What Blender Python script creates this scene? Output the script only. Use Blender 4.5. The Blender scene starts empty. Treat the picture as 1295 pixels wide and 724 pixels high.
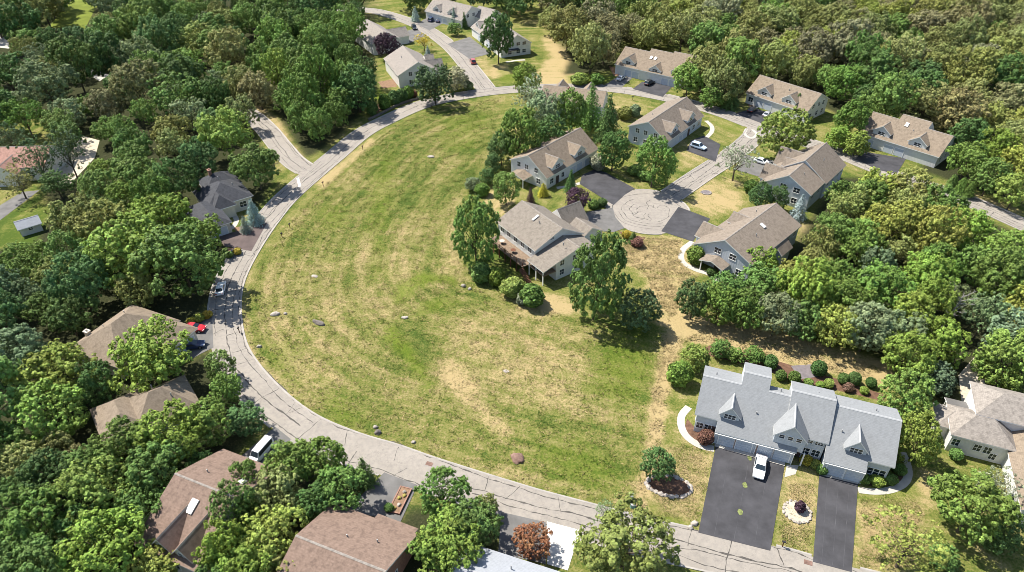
import bpy, bmesh, math, random
import numpy as np
from mathutils import Vector, noise as mnoise

random.seed(7)
rng = np.random.default_rng(7)
R = math.radians
sc = bpy.context.scene
col = sc.collection

# ------------------------------------------------------------------ camera
PW, PH = 1295.0, 724.0           # photograph size, used to turn pixels into directions
TILT, FPX, CAMZ = R(36.6), 863.0, 86.0
cam_d = bpy.data.cameras.new('camera')
cam = bpy.data.objects.new('camera', cam_d); col.objects.link(cam)
cam.location = (0, 0, CAMZ); cam.rotation_euler = (math.pi / 2 - TILT, 0, 0)
cam_d.sensor_fit = 'HORIZONTAL'; cam_d.sensor_width = 36.0; cam_d.lens = 36.0 * FPX / PW
cam_d.clip_start = 0.5; cam_d.clip_end = 6000
sc.camera = cam

# ------------------------------------------------------------------ sky and sun
SUN_EL = 56.0
SUN_DIR = Vector((-0.86, 0.51, 0)).normalized()          # horizontal direction towards the sun
w = bpy.data.worlds.new('World'); sc.world = w; w.use_nodes = True
nt = w.node_tree
bgn = nt.nodes['Background']
sky = nt.nodes.new('ShaderNodeTexSky'); sky.sky_type = 'NISHITA'; sky.sun_disc = False
sky.sun_elevation = R(SUN_EL); sky.sun_rotation = math.atan2(SUN_DIR.x, SUN_DIR.y)
nt.links.new(sky.outputs[0], bgn.inputs[0]); bgn.inputs[1].default_value = 0.102
sd = bpy.data.lights.new('sun', 'SUN'); sd.energy = 5.0; sd.angle = R(0.53); sd.color = (1.0, 0.95, 0.86)
sun = bpy.data.objects.new('sun', sd); col.objects.link(sun)
s3 = Vector((SUN_DIR.x * math.cos(R(SUN_EL)), SUN_DIR.y * math.cos(R(SUN_EL)), math.sin(R(SUN_EL))))
sun.rotation_euler = s3.to_track_quat('Z', 'Y').to_euler(); sun.location = (0, 0, 200)
sc.view_settings.view_transform = 'Standard'; sc.view_settings.look = 'None'
sc.view_settings.exposure = 0.92; sc.view_settings.gamma = 1.0
sc.render.engine = 'CYCLES'
sc.cycles.filter_width = 0.85
sc.cycles.max_bounces = 5; sc.cycles.diffuse_bounces = 3; sc.cycles.glossy_bounces = 2
sc.cycles.transmission_bounces = 2; sc.cycles.transparent_max_bounces = 4

# ------------------------------------------------------------------ pixel <-> place
CT, ST = math.cos(TILT), math.sin(TILT)
def P(x, y, z=0.0):
    """the point at height z that the photograph shows at pixel x, y"""
    u = (x - PW / 2) / FPX; v = (y - PH / 2) / FPX
    t = (z - CAMZ) / (-ST - v * CT)
    return (u * t, (CT - v * ST) * t)
def Q(X, Y, Z):
    zc = Y * CT + (CAMZ - Z) * ST; yc = -Y * ST + (CAMZ - Z) * CT
    return (PW / 2 + FPX * X / zc, PH / 2 + FPX * yc / zc)
def px_per_m(Y, Z):
    return FPX / (Y * CT + (CAMZ - Z) * ST)
def PP(pts, z=0.0): return [P(x, y, z) for x, y in pts]
def pip(x, y, poly):
    c = False; n = len(poly); j = n - 1
    for i in range(n):
        xi, yi = poly[i]; xj, yj = poly[j]
        if (yi > y) != (yj > y) and x < (xj - xi) * (y - yi) / (yj - yi) + xi: c = not c
        j = i
    return c

# ------------------------------------------------------------------ materials
def nmat(name, rough=0.8, spec=0.3):
    m = bpy.data.materials.new(name); m.use_nodes = True
    b = m.node_tree.nodes['Principled BSDF']
    b.inputs['Roughness'].default_value = rough
    b.inputs['Specular IOR Level'].default_value = spec
    return m, m.node_tree, b
def N(t, typ, **kw):
    n = t.nodes.new(typ)
    for k, v in kw.items(): setattr(n, k, v)
    return n
def noise_node(t, scale, detail=4, rough=0.55, vec=None):
    n = N(t, 'ShaderNodeTexNoise'); n.inputs['Scale'].default_value = scale
    n.inputs['Detail'].default_value = detail; n.inputs['Roughness'].default_value = rough
    if vec is not None: t.links.new(vec, n.inputs['Vector'])
    return n
def ramp(t, fac, stops):
    r = N(t, 'ShaderNodeValToRGB'); e = r.color_ramp.elements
    while len(e) < len(stops): e.new(0.5)
    for k, (p, c) in enumerate(stops):
        e[k].position = p; e[k].color = (c[0], c[1], c[2], 1)
    t.links.new(fac, r.inputs[0]); return r.outputs[0]
def mixc(t, fac, a, b, mode='MIX'):
    m = N(t, 'ShaderNodeMix', data_type='RGBA', blend_type=mode)
    for s, v in ((0, fac), (6, a), (7, b)):
        if hasattr(v, 'is_linked'): t.links.new(v, m.inputs[s])
        elif s == 0: m.inputs[0].default_value = v
        else: m.inputs[s].default_value = (v[0], v[1], v[2], 1)
    return m.outputs[2]
def mth(t, op, a, b=None, c=None):
    m = N(t, 'ShaderNodeMath', operation=op)
    for i, v in enumerate((a, b, c)):
        if v is None: continue
        if hasattr(v, 'is_linked'): t.links.new(v, m.inputs[i])
        else: m.inputs[i].default_value = v
    return m.outputs[0]
def mapped(t, vec, scale, rotz=0):
    mp = N(t, 'ShaderNodeMapping'); mp.inputs['Scale'].default_value = scale; mp.inputs['Rotation'].default_value = (0, 0, rotz)
    t.links.new(vec, mp.inputs[0]); return mp.outputs[0]
def scl(c, k): return (c[0] * k, c[1] * k, c[2] * k)

def surf(name, c, var=0.25, scale=1.5, rough=0.8, spec=0.3, bump=0.0, bscale=12, fine=14.0):
    """a plain surface with blotches, grain and a little relief"""
    m, t, b = nmat(name, rough, spec)
    geo = N(t, 'ShaderNodeNewGeometry'); pos = geo.outputs['Position']
    n1 = noise_node(t, scale, 5, 0.6, pos); n2 = noise_node(t, fine, 3, 0.6, pos)
    a = ramp(t, n1.outputs[0], [(0.3, scl(c, 1 - var)), (0.7, scl(c, 1 + var))])
    a = mixc(t, mth(t, 'MULTIPLY', n2.outputs[0], 0.55 * var + 0.1), a, scl(c, 0.55))
    t.links.new(a, b.inputs['Base Color'])
    if bump:
        n3 = noise_node(t, bscale, 4, 0.6, pos)
        bp = N(t, 'ShaderNodeBump'); bp.inputs['Strength'].default_value = bump; bp.inputs['Distance'].default_value = 0.05
        t.links.new(n3.outputs[0], bp.inputs['Height']); t.links.new(bp.outputs[0], b.inputs['Normal'])
    return m

def shingle(name, c, var=0.16):
    """asphalt shingles: rows, mixed tabs, weather streaks that run down the slope"""
    m, t, b = nmat(name, 0.9, 0.2)
    tc = N(t, 'ShaderNodeTexCoord'); ob = tc.outputs['Object']
    tabs = noise_node(t, 1.0, 2, 0.7, mapped(t, ob, (3.2, 3.2, 7.0)))
    blot = noise_node(t, 0.35, 4, 0.6, ob)
    strk = noise_node(t, 1.0, 3, 0.6, mapped(t, ob, (1.6, 1.6, 0.12)))
    rows = N(t, 'ShaderNodeTexWave', wave_type='BANDS', bands_direction='Z'); rows.inputs['Scale'].default_value = 2.2
    rows.inputs['Distortion'].default_value = 0.6
    t.links.new(ob, rows.inputs[0])
    a = ramp(t, tabs.outputs[0], [(0.3, scl(c, 1 - var * 1.5)), (0.7, scl(c, 1 + var * 1.5))])
    a = mixc(t, mth(t, 'MULTIPLY', blot.outputs[0], min(.45, var * 3)), a, scl(c, 1.25))
    a = mixc(t, ramp(t, strk.outputs[0], [(0.46, (0, 0, 0)), (0.68, (min(.75, var * 4.5),) * 3)]), a, scl(c, 0.6))
    a = mixc(t, mth(t, 'MULTIPLY', rows.outputs[0], 0.18), a, scl(c, 0.6))
    t.links.new(a, b.inputs['Base Color'])
    bp = N(t, 'ShaderNodeBump'); bp.inputs['Strength'].default_value = 0.5; bp.inputs['Distance'].default_value = 0.03
    t.links.new(tabs.outputs[0], bp.inputs['Height']); t.links.new(bp.outputs[0], b.inputs['Normal'])
    return m

def siding(name, c):
    m, t, b = nmat(name, 0.6, 0.3)
    geo = N(t, 'ShaderNodeNewGeometry'); pos = geo.outputs['Position']
    wv = N(t, 'ShaderNodeTexWave', wave_type='BANDS', bands_direction='Z'); wv.inputs['Scale'].default_value = 1.2
    wv.wave_profile = 'SAW'; t.links.new(pos, wv.inputs[0])
    n1 = noise_node(t, 0.8, 4, 0.6, pos)
    a = ramp(t, n1.outputs[0], [(0.3, scl(c, 0.86)), (0.7, c)])
    a = mixc(t, mth(t, 'MULTIPLY', wv.outputs[0], 0.2), a, scl(c, 0.6))
    t.links.new(a, b.inputs['Base Color'])
    bp = N(t, 'ShaderNodeBump'); bp.inputs['Strength'].default_value = 0.6; bp.inputs['Distance'].default_value = 0.03
    t.links.new(wv.outputs[0], bp.inputs['Height']); t.links.new(bp.outputs[0], b.inputs['Normal'])
    return m

def glass_mat(name, c=(0.02, 0.03, 0.04)):
    m, t, b = nmat(name, 0.08, 0.6); b.inputs['Base Color'].default_value = (*c, 1); return m

def paint(name, c, coat=0.6, metal=0.0):
    m, t, b = nmat(name, 0.32, 0.5); b.inputs['Base Color'].default_value = (*c, 1)
    b.inputs['Coat Weight'].default_value = coat; b.inputs['Coat Roughness'].default_value = 0.06; b.inputs['Metallic'].default_value = metal
    return m

def ground_material():
    m, t, b = nmat('lawn_and_meadow', 0.95, 0.03)
    geo = N(t, 'ShaderNodeNewGeometry'); pos = geo.outputs['Position']
    at = N(t, 'ShaderNodeAttribute'); at.attribute_name = 'cover'
    sep = N(t, 'ShaderNodeSeparateColor'); t.links.new(at.outputs['Color'], sep.inputs[0])
    dry, wood, lush = sep.outputs[0], sep.outputs[1], sep.outputs[2]
    big = noise_node(t, 0.07, 5, 0.62, pos)
    mid = noise_node(t, 0.42, 5, 0.7, pos)
    fl = N(t, 'ShaderNodeAttribute'); fl.attribute_name = 'flow'
    strk = noise_node(t, 1.0, 4, 0.6, mapped(t, fl.outputs['Vector'], (0.42, 0.028, 1)))
    fin = noise_node(t, 2.6, 4, 0.75, pos)
    # dryness = painted cover + patches at three scales + mowing streaks
    d = mth(t, 'ADD', dry, mth(t, 'MULTIPLY', mth(t, 'SUBTRACT', big.outputs[0], 0.5), 1.2))
    d = mth(t, 'ADD', d, mth(t, 'MULTIPLY', mth(t, 'SUBTRACT', mid.outputs[0], 0.5), 1.3))
    d = mth(t, 'ADD', d, mth(t, 'MULTIPLY', mth(t, 'SUBTRACT', strk.outputs[0], 0.5), 1.5))
    d = mth(t, 'ADD', d, mth(t, 'MULTIPLY', mth(t, 'SUBTRACT', fin.outputs[0], 0.5), 1.9))
    grass = ramp(t, d, [(0.02, (0.058, 0.092, 0.018)), (0.36, (0.140, 0.150, 0.038)), (0.66, (0.215, 0.192, 0.074)), (1.0, (0.35, 0.270, 0.135))])
    lushc = ramp(t, fin.outputs[0], [(0.3, (0.075, 0.118, 0.012)), (0.7, (0.135, 0.175, 0.022))])
    g = mixc(t, mth(t, 'MULTIPLY', lush, 0.85), grass, lushc)
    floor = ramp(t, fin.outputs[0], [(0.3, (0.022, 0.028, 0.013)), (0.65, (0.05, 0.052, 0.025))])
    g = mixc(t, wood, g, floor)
    fleck = noise_node(t, 1.35, 5, 0.8, pos)
    g = mixc(t, ramp(t, fleck.outputs[0], [(0.60, (0, 0, 0)), (0.74, (0.5, 0.5, 0.5))]), g, (0.36, 0.30, 0.19))
    dk = noise_node(t, 1.9, 5, 0.8, pos)
    g = mixc(t, ramp(t, dk.outputs[0], [(0.58, (0, 0, 0)), (0.78, (0.4, 0.4, 0.4))]), g, (0.085, 0.105, 0.03))
    t.links.new(g, b.inputs['Base Color'])
    bp = N(t, 'ShaderNodeBump'); bp.inputs['Strength'].default_value = 0.9; bp.inputs['Distance'].default_value = 0.3
    h = mth(t, 'ADD', mth(t, 'MULTIPLY', fin.outputs[0], 0.8), mid.outputs[0])
    t.links.new(h, bp.inputs['Height']); t.links.new(bp.outputs[0], b.inputs['Normal'])
    return m

def foliage_material(inst=False):
    m, t, b = nmat('foliage', 0.6, 0.12)
    oi = N(t, 'ShaderNodeObjectInfo')
    if inst:
        oi = N(t, 'ShaderNodeAttribute'); oi.attribute_type = 'INSTANCER'; oi.attribute_name = 'icol'
    at = N(t, 'ShaderNodeAttribute'); at.attribute_name = 'tint'
    sep = N(t, 'ShaderNodeSeparateColor'); t.links.new(at.outputs['Color'], sep.inputs[0])
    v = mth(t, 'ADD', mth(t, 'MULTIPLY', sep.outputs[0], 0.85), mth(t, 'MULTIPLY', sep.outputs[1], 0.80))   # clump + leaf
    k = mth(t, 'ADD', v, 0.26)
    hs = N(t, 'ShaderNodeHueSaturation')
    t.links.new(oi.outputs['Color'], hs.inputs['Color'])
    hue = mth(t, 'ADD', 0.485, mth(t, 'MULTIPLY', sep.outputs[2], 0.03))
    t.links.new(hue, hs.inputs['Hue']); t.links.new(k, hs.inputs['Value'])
    hs.inputs['Saturation'].default_value = 1.0
    t.links.new(hs.outputs[0], b.inputs['Base Color'])
    tr = N(t, 'ShaderNodeBsdfTranslucent')
    hs2 = N(t, 'ShaderNodeHueSaturation'); hs2.inputs['Hue'].default_value = 0.475; hs2.inputs['Value'].default_value = 1.2
    t.links.new(hs.outputs[0], hs2.inputs['Color']); t.links.new(hs2.outputs[0], tr.inputs['Color'])
    mx = N(t, 'ShaderNodeMixShader'); mx.inputs[0].default_value = 0.18
    t.links.new(b.outputs[0], mx.inputs[1]); t.links.new(tr.outputs[0], mx.inputs[2])
    t.links.new(mx.outputs[0], t.nodes['Material Output'].inputs[0])
    return m

def concrete_road():
    m, t, b = nmat('worn_concrete', 0.9, 0.25)
    geo = N(t, 'ShaderNodeNewGeometry'); pos = geo.outputs['Position']
    n1 = noise_node(t, 0.16, 5, 0.62, pos); n2 = noise_node(t, 1.3, 5, 0.7, pos); n3 = noise_node(t, 9, 3, 0.7, pos)
    a = ramp(t, n1.outputs[0], [(0.3, (0.228, 0.203, 0.172)), (0.7, (0.298, 0.266, 0.228))])
    a = mixc(t, ramp(t, n2.outputs[0], [(0.42, (0, 0, 0)), (0.72, (0.75, 0.75, 0.75))]), a, (0.17, 0.155, 0.14))
    a = mixc(t, mth(t, 'MULTIPLY', n3.outputs[0], 0.3), a, (0.32, 0.297, 0.27))
    vo = N(t, 'ShaderNodeTexVoronoi', feature='DISTANCE_TO_EDGE'); vo.inputs['Scale'].default_value = 0.22
    wv = N(t, 'ShaderNodeVectorMath', operation='ADD')
    sc_ = N(t, 'ShaderNodeVectorMath', operation='SCALE'); sc_.inputs['Scale'].default_value = 2.2
    t.links.new(n2.outputs['Color'], sc_.inputs[0]); t.links.new(pos, wv.inputs[0]); t.links.new(sc_.outputs[0], wv.inputs[1])
    t.links.new(wv.outputs[0], vo.inputs['Vector'])
    a = mixc(t, ramp(t, vo.outputs['Distance'], [(0.0, (0.45, 0.45, 0.45)), (0.012, (0, 0, 0))]), a, (0.13, 0.115, 0.10))
    t.links.new(a, b.inputs['Base Color'])
    return m

M = {
    'ground': ground_material(), 'leaf': foliage_material(), 'leaf_wood': foliage_material(True), 'road': concrete_road(),
    'bark': surf('bark', (0.10, 0.08, 0.06), 0.35, 6, 0.95, 0.1, 0.5, 14),
    'deadwood': surf('grey_deadwood', (0.27, 0.25, 0.23), 0.3, 5),
    'tar': surf('tar_seal', (0.075, 0.068, 0.06), 0.35, 2.0),
    'kerb': surf('kerb_concrete', (0.32, 0.295, 0.265), 0.15, 0.8),
    'asphalt': surf('sealed_asphalt', (0.052, 0.051, 0.056), 0.34, 0.35, 0.85, 0.3),
    'asphalt_old_and_shade': surf('worn_asphalt_and_shade', (0.135, 0.13, 0.125), 0.25, 0.4, 0.9, 0.3),  # old asphalt drives; also the painted-in shade on one concrete strip drive
    'asphalt_brown': surf('brown_asphalt', (0.10, 0.075, 0.07), 0.25, 0.5, 0.9, 0.3),
    'seam': surf('asphalt_seam', (0.072, 0.072, 0.078), 0.3, 0.5),
    'walk': surf('path_concrete', (0.40, 0.375, 0.335), 0.1, 0.8),
    'white_conc': surf('new_concrete', (0.52, 0.50, 0.47), 0.08, 0.6),
    'mulch': surf('bark_mulch', (0.13, 0.075, 0.05), 0.4, 1.5, 0.95, 0.1, 0.6, 8),
    'redmulch': surf('red_mulch', (0.22, 0.14, 0.09), 0.35, 1.5, 0.95, 0.1, 0.6, 8),
    'sand': surf('bare_gravel', (0.46, 0.40, 0.31), 0.2, 1.2, 0.95, 0.1, 0.5, 6),
    'slate': surf('slate_pavers', (0.16, 0.14, 0.145), 0.25, 1.0),
    'roof_grey': shingle('grey_shingles', (0.235, 0.243, 0.25), 0.06),
    'ridge_light': shingle('light_ridge_shingles', (0.36, 0.365, 0.37), 0.05),
    'roof_tan': shingle('tan_shingles', (0.216, 0.172, 0.128)),
    'roof_taupe': shingle('taupe_shingles', (0.204, 0.168, 0.134)),
    'roof_greybrown': shingle('grey_brown_shingles', (0.198, 0.172, 0.143)),
    'roof_brown': shingle('brown_shingles', (0.196, 0.138, 0.108)),
    'roof_pale': shingle('pale_beige_shingles', (0.25, 0.222, 0.195)),
    'roof_slate': shingle('slate_shingles', (0.06, 0.062, 0.07)),
    'roof_pink': shingle('reddish_shingles', (0.33, 0.19, 0.15)),
    'roof_white': shingle('light_grey_shingles', (0.31, 0.325, 0.35), 0.06),
    'siding': siding('white_siding', (0.74, 0.73, 0.70)),
    'siding_grey': siding('grey_siding', (0.56, 0.60, 0.64)),
    'siding_cream': siding('cream_siding', (0.62, 0.57, 0.47)),
    'brick': surf('brick_wall', (0.27, 0.15, 0.11), 0.25, 3),
    'trim': surf('white_trim', (0.78, 0.77, 0.74), 0.06, 2, 0.5, 0.4),
    'glass': glass_mat('window_glass'),
    'garage': surf('garage_door_paint', (0.50, 0.54, 0.59), 0.05, 2, 0.5, 0.4),
    'door': surf('dark_door', (0.09, 0.06, 0.05), 0.15, 2, 0.5),
    'wood': surf('weathered_deck_wood', (0.20, 0.145, 0.10), 0.3, 2.5, 0.85),
    'wood_dark': surf('stained_wood', (0.14, 0.06, 0.035), 0.25, 2.5, 0.85),
    'stone': surf('field_stone', (0.36, 0.32, 0.28), 0.35, 1.6, 0.9, 0.2, 0.7, 5),
    'stone_dark': surf('dark_stone', (0.16, 0.14, 0.125), 0.4, 1.6, 0.9, 0.2, 0.7, 5),
    'stone_red': surf('red_stone', (0.20, 0.125, 0.10), 0.4, 1.6, 0.9, 0.2, 0.7, 5),
    'metal': surf('grey_metal', (0.30, 0.30, 0.30), 0.1, 3, 0.45, 0.5),
    'black': surf('black_paint', (0.025, 0.025, 0.027), 0.1, 3, 0.5, 0.4),
    'teal': surf('teal_plastic', (0.16, 0.30, 0.27), 0.1, 3, 0.5, 0.4),
    'tyre': surf('tyre_rubber', (0.02, 0.02, 0.02), 0.1, 3, 0.9, 0.2),
    'rim': paint('wheel_rim', (0.45, 0.45, 0.46), 0.0, 0.8),
    'lamp': paint('lamp_lens', (0.75, 0.75, 0.72)), 'redlamp': paint('tail_lamp', (0.35, 0.01, 0.01)),
    'c_white': paint('white_paint', (0.78, 0.78, 0.78)), 'c_red': paint('red_paint', (0.42, 0.015, 0.03)),
    'c_black': paint('black_car_paint', (0.02, 0.021, 0.025)), 'c_blue': paint('pale_blue_paint', (0.42, 0.52, 0.66)),
    'c_navy': paint('navy_paint', (0.03, 0.05, 0.12)), 'c_silver': paint('silver_paint', (0.5, 0.51, 0.53), 0.5, 0.4),
    'c_maroon': paint('faded_red_paint', (0.33, 0.055, 0.045)), 'yellowpaint': surf('worn_yellow_paint', (0.155, 0.18, 0.06), 0.6, 3),
    'lawn': surf('clipped_lawn', (0.135, 0.165, 0.03), 0.25, 0.15, 0.95, 0.05),
    'whitepaint': surf('road_marking', (0.7, 0.7, 0.67), 0.1, 3),
    'flower_y': surf('yellow_blooms', (0.30, 0.26, 0.07), 0.3, 8),
}

# ------------------------------------------------------------------ object helpers
def setp(o, label=None, cat=None, group=None, kind=None):
    if label: o['label'] = label
    if cat: o['category'] = cat
    if group: o['group'] = group
    if kind: o['kind'] = kind
    return o
def link(o, parent=None):
    col.objects.link(o)
    if parent is not None: o.parent = parent
    return o
def empty(name, loc=(0, 0, 0), rz=0.0):
    o = bpy.data.objects.new(name, None); o.empty_display_size = 0.5
    o.location = loc; o.rotation_euler = (0, 0, rz); col.objects.link(o); return o
def mesh_obj(name, bm, mats, parent=None, loc=None, rz=0.0, smooth=False, recalc=True):
    if recalc: bmesh.ops.recalc_face_normals(bm, faces=bm.faces[:])
    me = bpy.data.meshes.new(name); bm.to_mesh(me); bm.free()
    for m in (mats if isinstance(mats, (list, tuple)) else [mats]): me.materials.append(m)
    if smooth: me.polygons.foreach_set('use_smooth', [True] * len(me.polygons))
    o = bpy.data.objects.new(name, me)
    if loc is not None: o.location = loc
    o.rotation_euler = (0, 0, rz)
    return link(o, parent)
def bx(bm, x0, x1, y0, y1, z0, z1, mi=0):
    v = [bm.verts.new((x, y, z)) for z in (z0, z1) for x, y in ((x0, y0), (x1, y0), (x1, y1), (x0, y1))]
    for f in ((0, 3, 2, 1), (4, 5, 6, 7), (0, 1, 5, 4), (1, 2, 6, 5), (2, 3, 7, 6), (3, 0, 4, 7)):
        bm.faces.new([v[i] for i in f]).material_index = mi
    return v
def quad_prism(bm, q, thick, mi_top=0, mi_side=1):
    """a slab: q = corner points of the top face, thickness straight down"""
    a = [bm.verts.new(p) for p in q]; b = [bm.verts.new((p[0], p[1], p[2] - thick)) for p in q]
    n = len(q)
    bm.faces.new(a).material_index = mi_top; bm.faces.new(b[::-1]).material_index = mi_side
    for i in range(n):
        j = (i + 1) % n
        bm.faces.new((a[i], b[i], b[j], a[j])).material_index = mi_side
def tube(bm, p0, p1, r0, r1, n=7):
    p0, p1 = Vector(p0), Vector(p1); d = (p1 - p0).normalized()
    s = d.orthogonal().normalized(); t = d.cross(s)
    ra = []; rb = []
    for k in range(n):
        a = 2 * math.pi * k / n; o = s * math.cos(a) + t * math.sin(a)
        ra.append(bm.verts.new(p0 + o * r0)); rb.append(bm.verts.new(p1 + o * r1))
    for k in range(n):
        j = (k + 1) % n; bm.faces.new((ra[k], ra[j], rb[j], rb[k]))
    bm.faces.new(ra[::-1]); bm.faces.new(rb)

# ------------------------------------------------------------------ the roads (traced edges, metres on flat ground)
def smooth_line(pts, step=1.5):
    pts = [Vector((p[0], p[1])) for p in pts]; out = []
    ext = [pts[0] * 2 - pts[1]] + pts + [pts[-1] * 2 - pts[-2]]
    for i in range(1, len(ext) - 2):
        p0, p1, p2, p3 = ext[i - 1:i + 3]; n = max(2, int((p2 - p1).length / step))
        for k in range(n):
            t = k / n
            out.append(0.5 * ((2 * p1) + (p2 - p0) * t + (2 * p0 - 5 * p1 + 4 * p2 - p3) * t * t + (3 * p1 - p0 - 3 * p2 + p3) * t ** 3))
    out.append(pts[-1]); return out
def normals(line):
    ns = []
    for i in range(len(line)):
        d = line[min(i + 1, len(line) - 1)] - line[max(i - 1, 0)]
        d.normalize(); ns.append(Vector((-d.y, d.x)))
    return ns
def offset(line, d):
    return [p + n * d for p, n in zip(line, normals(line))]

MAIN_C = [(1180, 768), (1060, 738), (982, 716), (899, 698), (815, 679), (700, 649), (645, 633), (545, 601), (492, 582), (440, 566),
          (385, 542), (342, 510), (306, 470), (288, 434), (284, 388), (292, 352), (314, 312), (338, 278), (362, 250), (395, 221),
          (424, 197), (455, 171), (485, 154), (533, 133), (575, 123), (632, 115), (700, 111), (772, 112.5), (828, 121), (875, 132),
          (918, 145), (960, 161), (1010, 177), (1060, 194), (1110, 214), (1160, 232), (1206, 247), (1250, 265), (1300, 287), (1400, 330)]
NORTH_C = [(614, 112), (594, 86), (577, 66), (561, 52), (540, 38), (519, 28), (492, 19), (470, 14), (440, 12), (400, 11)]
SIDE_C = [(396, 220), (372, 205), (355, 186), (338, 165), (322, 150), (305, 138)]
CUL_C = [(962, 160), (950, 176), (926, 196), (886, 222), (845, 250), (819, 266)]
WIDTH = 6.3
lines = {'main': smooth_line(PP(MAIN_C)), 'north': smooth_line(PP(NORTH_C)), 'side': smooth_line(PP(SIDE_C)), 'cul': smooth_line(PP(CUL_C))}
wid = {'main': 6.0, 'north': 6.6, 'side': 6.0, 'cul': 6.0}
def ribbon_poly(line, wd):
    a = offset(line, wd / 2); b = offset(line, -wd / 2)
    return [(p.x, p.y) for p in a] + [(p.x, p.y) for p in b[::-1]]
road_polys = {k: ribbon_poly(lines[k], wid[k]) for k in lines}
BULB = P(819, 267); BULB_R = 10.0
bulb_poly = [(BULB[0] + BULB_R * 1.03 * math.cos(a), BULB[1] + BULB_R * 1.08 * math.sin(a)) for a in [2 * math.pi * k / 40 for k in range(40)]]
road_polys['bulb'] = bulb_poly

DRIVES = [  # (pixels, material, label bits)
    ('double', [(905, 565), (992, 590), (974, 697), (883, 674)], 'asphalt'),
    ('single', [(1036, 600), (1085, 612), (1077, 724), (1028, 711)], 'asphalt'),
    ('d3', [(733, 233), (736, 222), (751, 215), (765, 218), (803, 239), (790, 247), (776, 260)], 'asphalt'),
    ('d2', [(717, 281), (745, 268), (775, 263), (778, 275), (790, 289), (776, 294), (741, 291)], 'asphalt_old_and_shade'),
    ('d5', [(858, 262), (898, 277), (876, 306), (836, 293)], 'asphalt'),
    ('d4', [(874, 178), (890, 172), (911, 183), (905, 205), (868, 191)], 'asphalt'),
    ('d9a', [(780, 98), (802, 97), (786, 111), (762, 110)], 'asphalt_old_and_shade'),
    ('d9b', [(812, 104), (852, 108), (838, 123), (800, 113)], 'asphalt'),
    ('d8', [(954, 137), (978, 145), (962, 156), (930, 144)], 'asphalt'),
    ('d7', [(1090, 192), (1146, 201), (1134, 220), (1113, 216), (1082, 202)], 'asphalt'),
    ('d14', [(566, 56), (594, 47), (621, 68), (594, 75)], 'asphalt_old_and_shade'),
    ('d13', [(527, 31), (547, 18), (566, 27), (543, 39)], 'asphalt_old_and_shade'),
    ('d15', [(274, 298), (296, 294), (338, 282), (318, 318), (284, 312)], 'asphalt_brown'),
    ('d16', [(236, 413), (268, 400), (270, 440), (252, 449), (234, 460)], 'asphalt_old_and_shade'),
    ('d19', [(486, 598), (528, 614), (506, 662), (478, 655), (440, 646), (462, 622)], 'asphalt_old_and_shade'),
    ('d20w', [(692, 660), (734, 671), (718, 722), (692, 714)], 'white_conc'),
    ('d20', [(634, 648), (690, 661), (690, 714), (630, 700)], 'asphalt_old_and_shade'),
    ('d18', [(348, 540), (368, 556), (322, 596), (300, 582)], 'asphalt_old_and_shade'),
    ('d6', [(942, 196), (980, 204), (966, 226), (928, 214)], 'asphalt_old_and_shade'),
    ('d12', [(506, 42), (526, 36), (538, 46), (516, 56)], 'asphalt_old_and_shade'),
]
drive_polys = {k: PP(p) for k, p, m in DRIVES}
hard = list(road_polys.values()) + list(drive_polys.values())

def flat_sheet(name, poly, z, mat, parent=None, thick=0.0):
    bm = bmesh.new()
    vs = [bm.verts.new((x, y, z)) for x, y in poly]
    f = bm.faces.new(vs)
    if thick:
        r = bmesh.ops.extrude_face_region(bm, geom=[f])
        for v in r['geom']:
            if isinstance(v, bmesh.types.BMVert): v.co.z -= thick
    bmesh.ops.triangulate(bm, faces=bm.faces[:])
    bmesh.ops.recalc_face_normals(bm, faces=bm.faces[:])
    if not thick:
        for ff in bm.faces:
            if ff.normal.z < 0: ff.normal_flip()
    return mesh_obj(name, bm, mat, parent, recalc=False)

def strip(bm, line, d0, d1, z0, z1=None, closed=False):
    a = offset(line, d0); b = offset(line, d1); z1 = z0 if z1 is None else z1
    va = [bm.verts.new((p.x, p.y, z0)) for p in a]; vb = [bm.verts.new((p.x, p.y, z1)) for p in b]
    for i in range(len(line) - 1): bm.faces.new((va[i], vb[i], vb[i + 1], va[i + 1]))

def kerb_mesh(bm, line, side, wd, skip):
    """a low rolled kerb, left out across driveways and junctions"""
    e0 = offset(line, side * (wd / 2 - 0.02)); e1 = offset(line, side * (wd / 2 + 0.12)); e2 = offset(line, side * (wd / 2 + 0.34))
    prev = None
    for a, b, c in zip(e0, e1, e2):
        inside = any(pip(b.x, b.y, pl) for pl in skip)
        if inside: prev = None; continue
        cur = [bm.verts.new((a.x, a.y, 0.02)), bm.verts.new((b.x, b.y, 0.12)), bm.verts.new((c.x, c.y, 0.12)), bm.verts.new((c.x, c.y, -0.02))]
        if prev:
            for i in range(3): bm.faces.new((prev[i], cur[i], cur[i + 1], prev[i + 1]))
        prev = cur

def crack_line(bm, pts, wdt, z):
    line = [Vector(p) for p in pts]
    if len(line) < 2: return
    ns = normals(line); L = []; Rr = []
    for p, n in zip(line, ns):
        k = wdt * random.choice((.4, .7, 1.0, 1.3, 2.0)) * random.uniform(.7, 1.2) / 2
        L.append(bm.verts.new((p.x + n.x * k, p.y + n.y * k, z))); Rr.append(bm.verts.new((p.x - n.x * k, p.y - n.y * k, z)))
    for i in range(len(line) - 1): bm.faces.new((L[i], Rr[i], Rr[i + 1], L[i + 1]))

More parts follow.
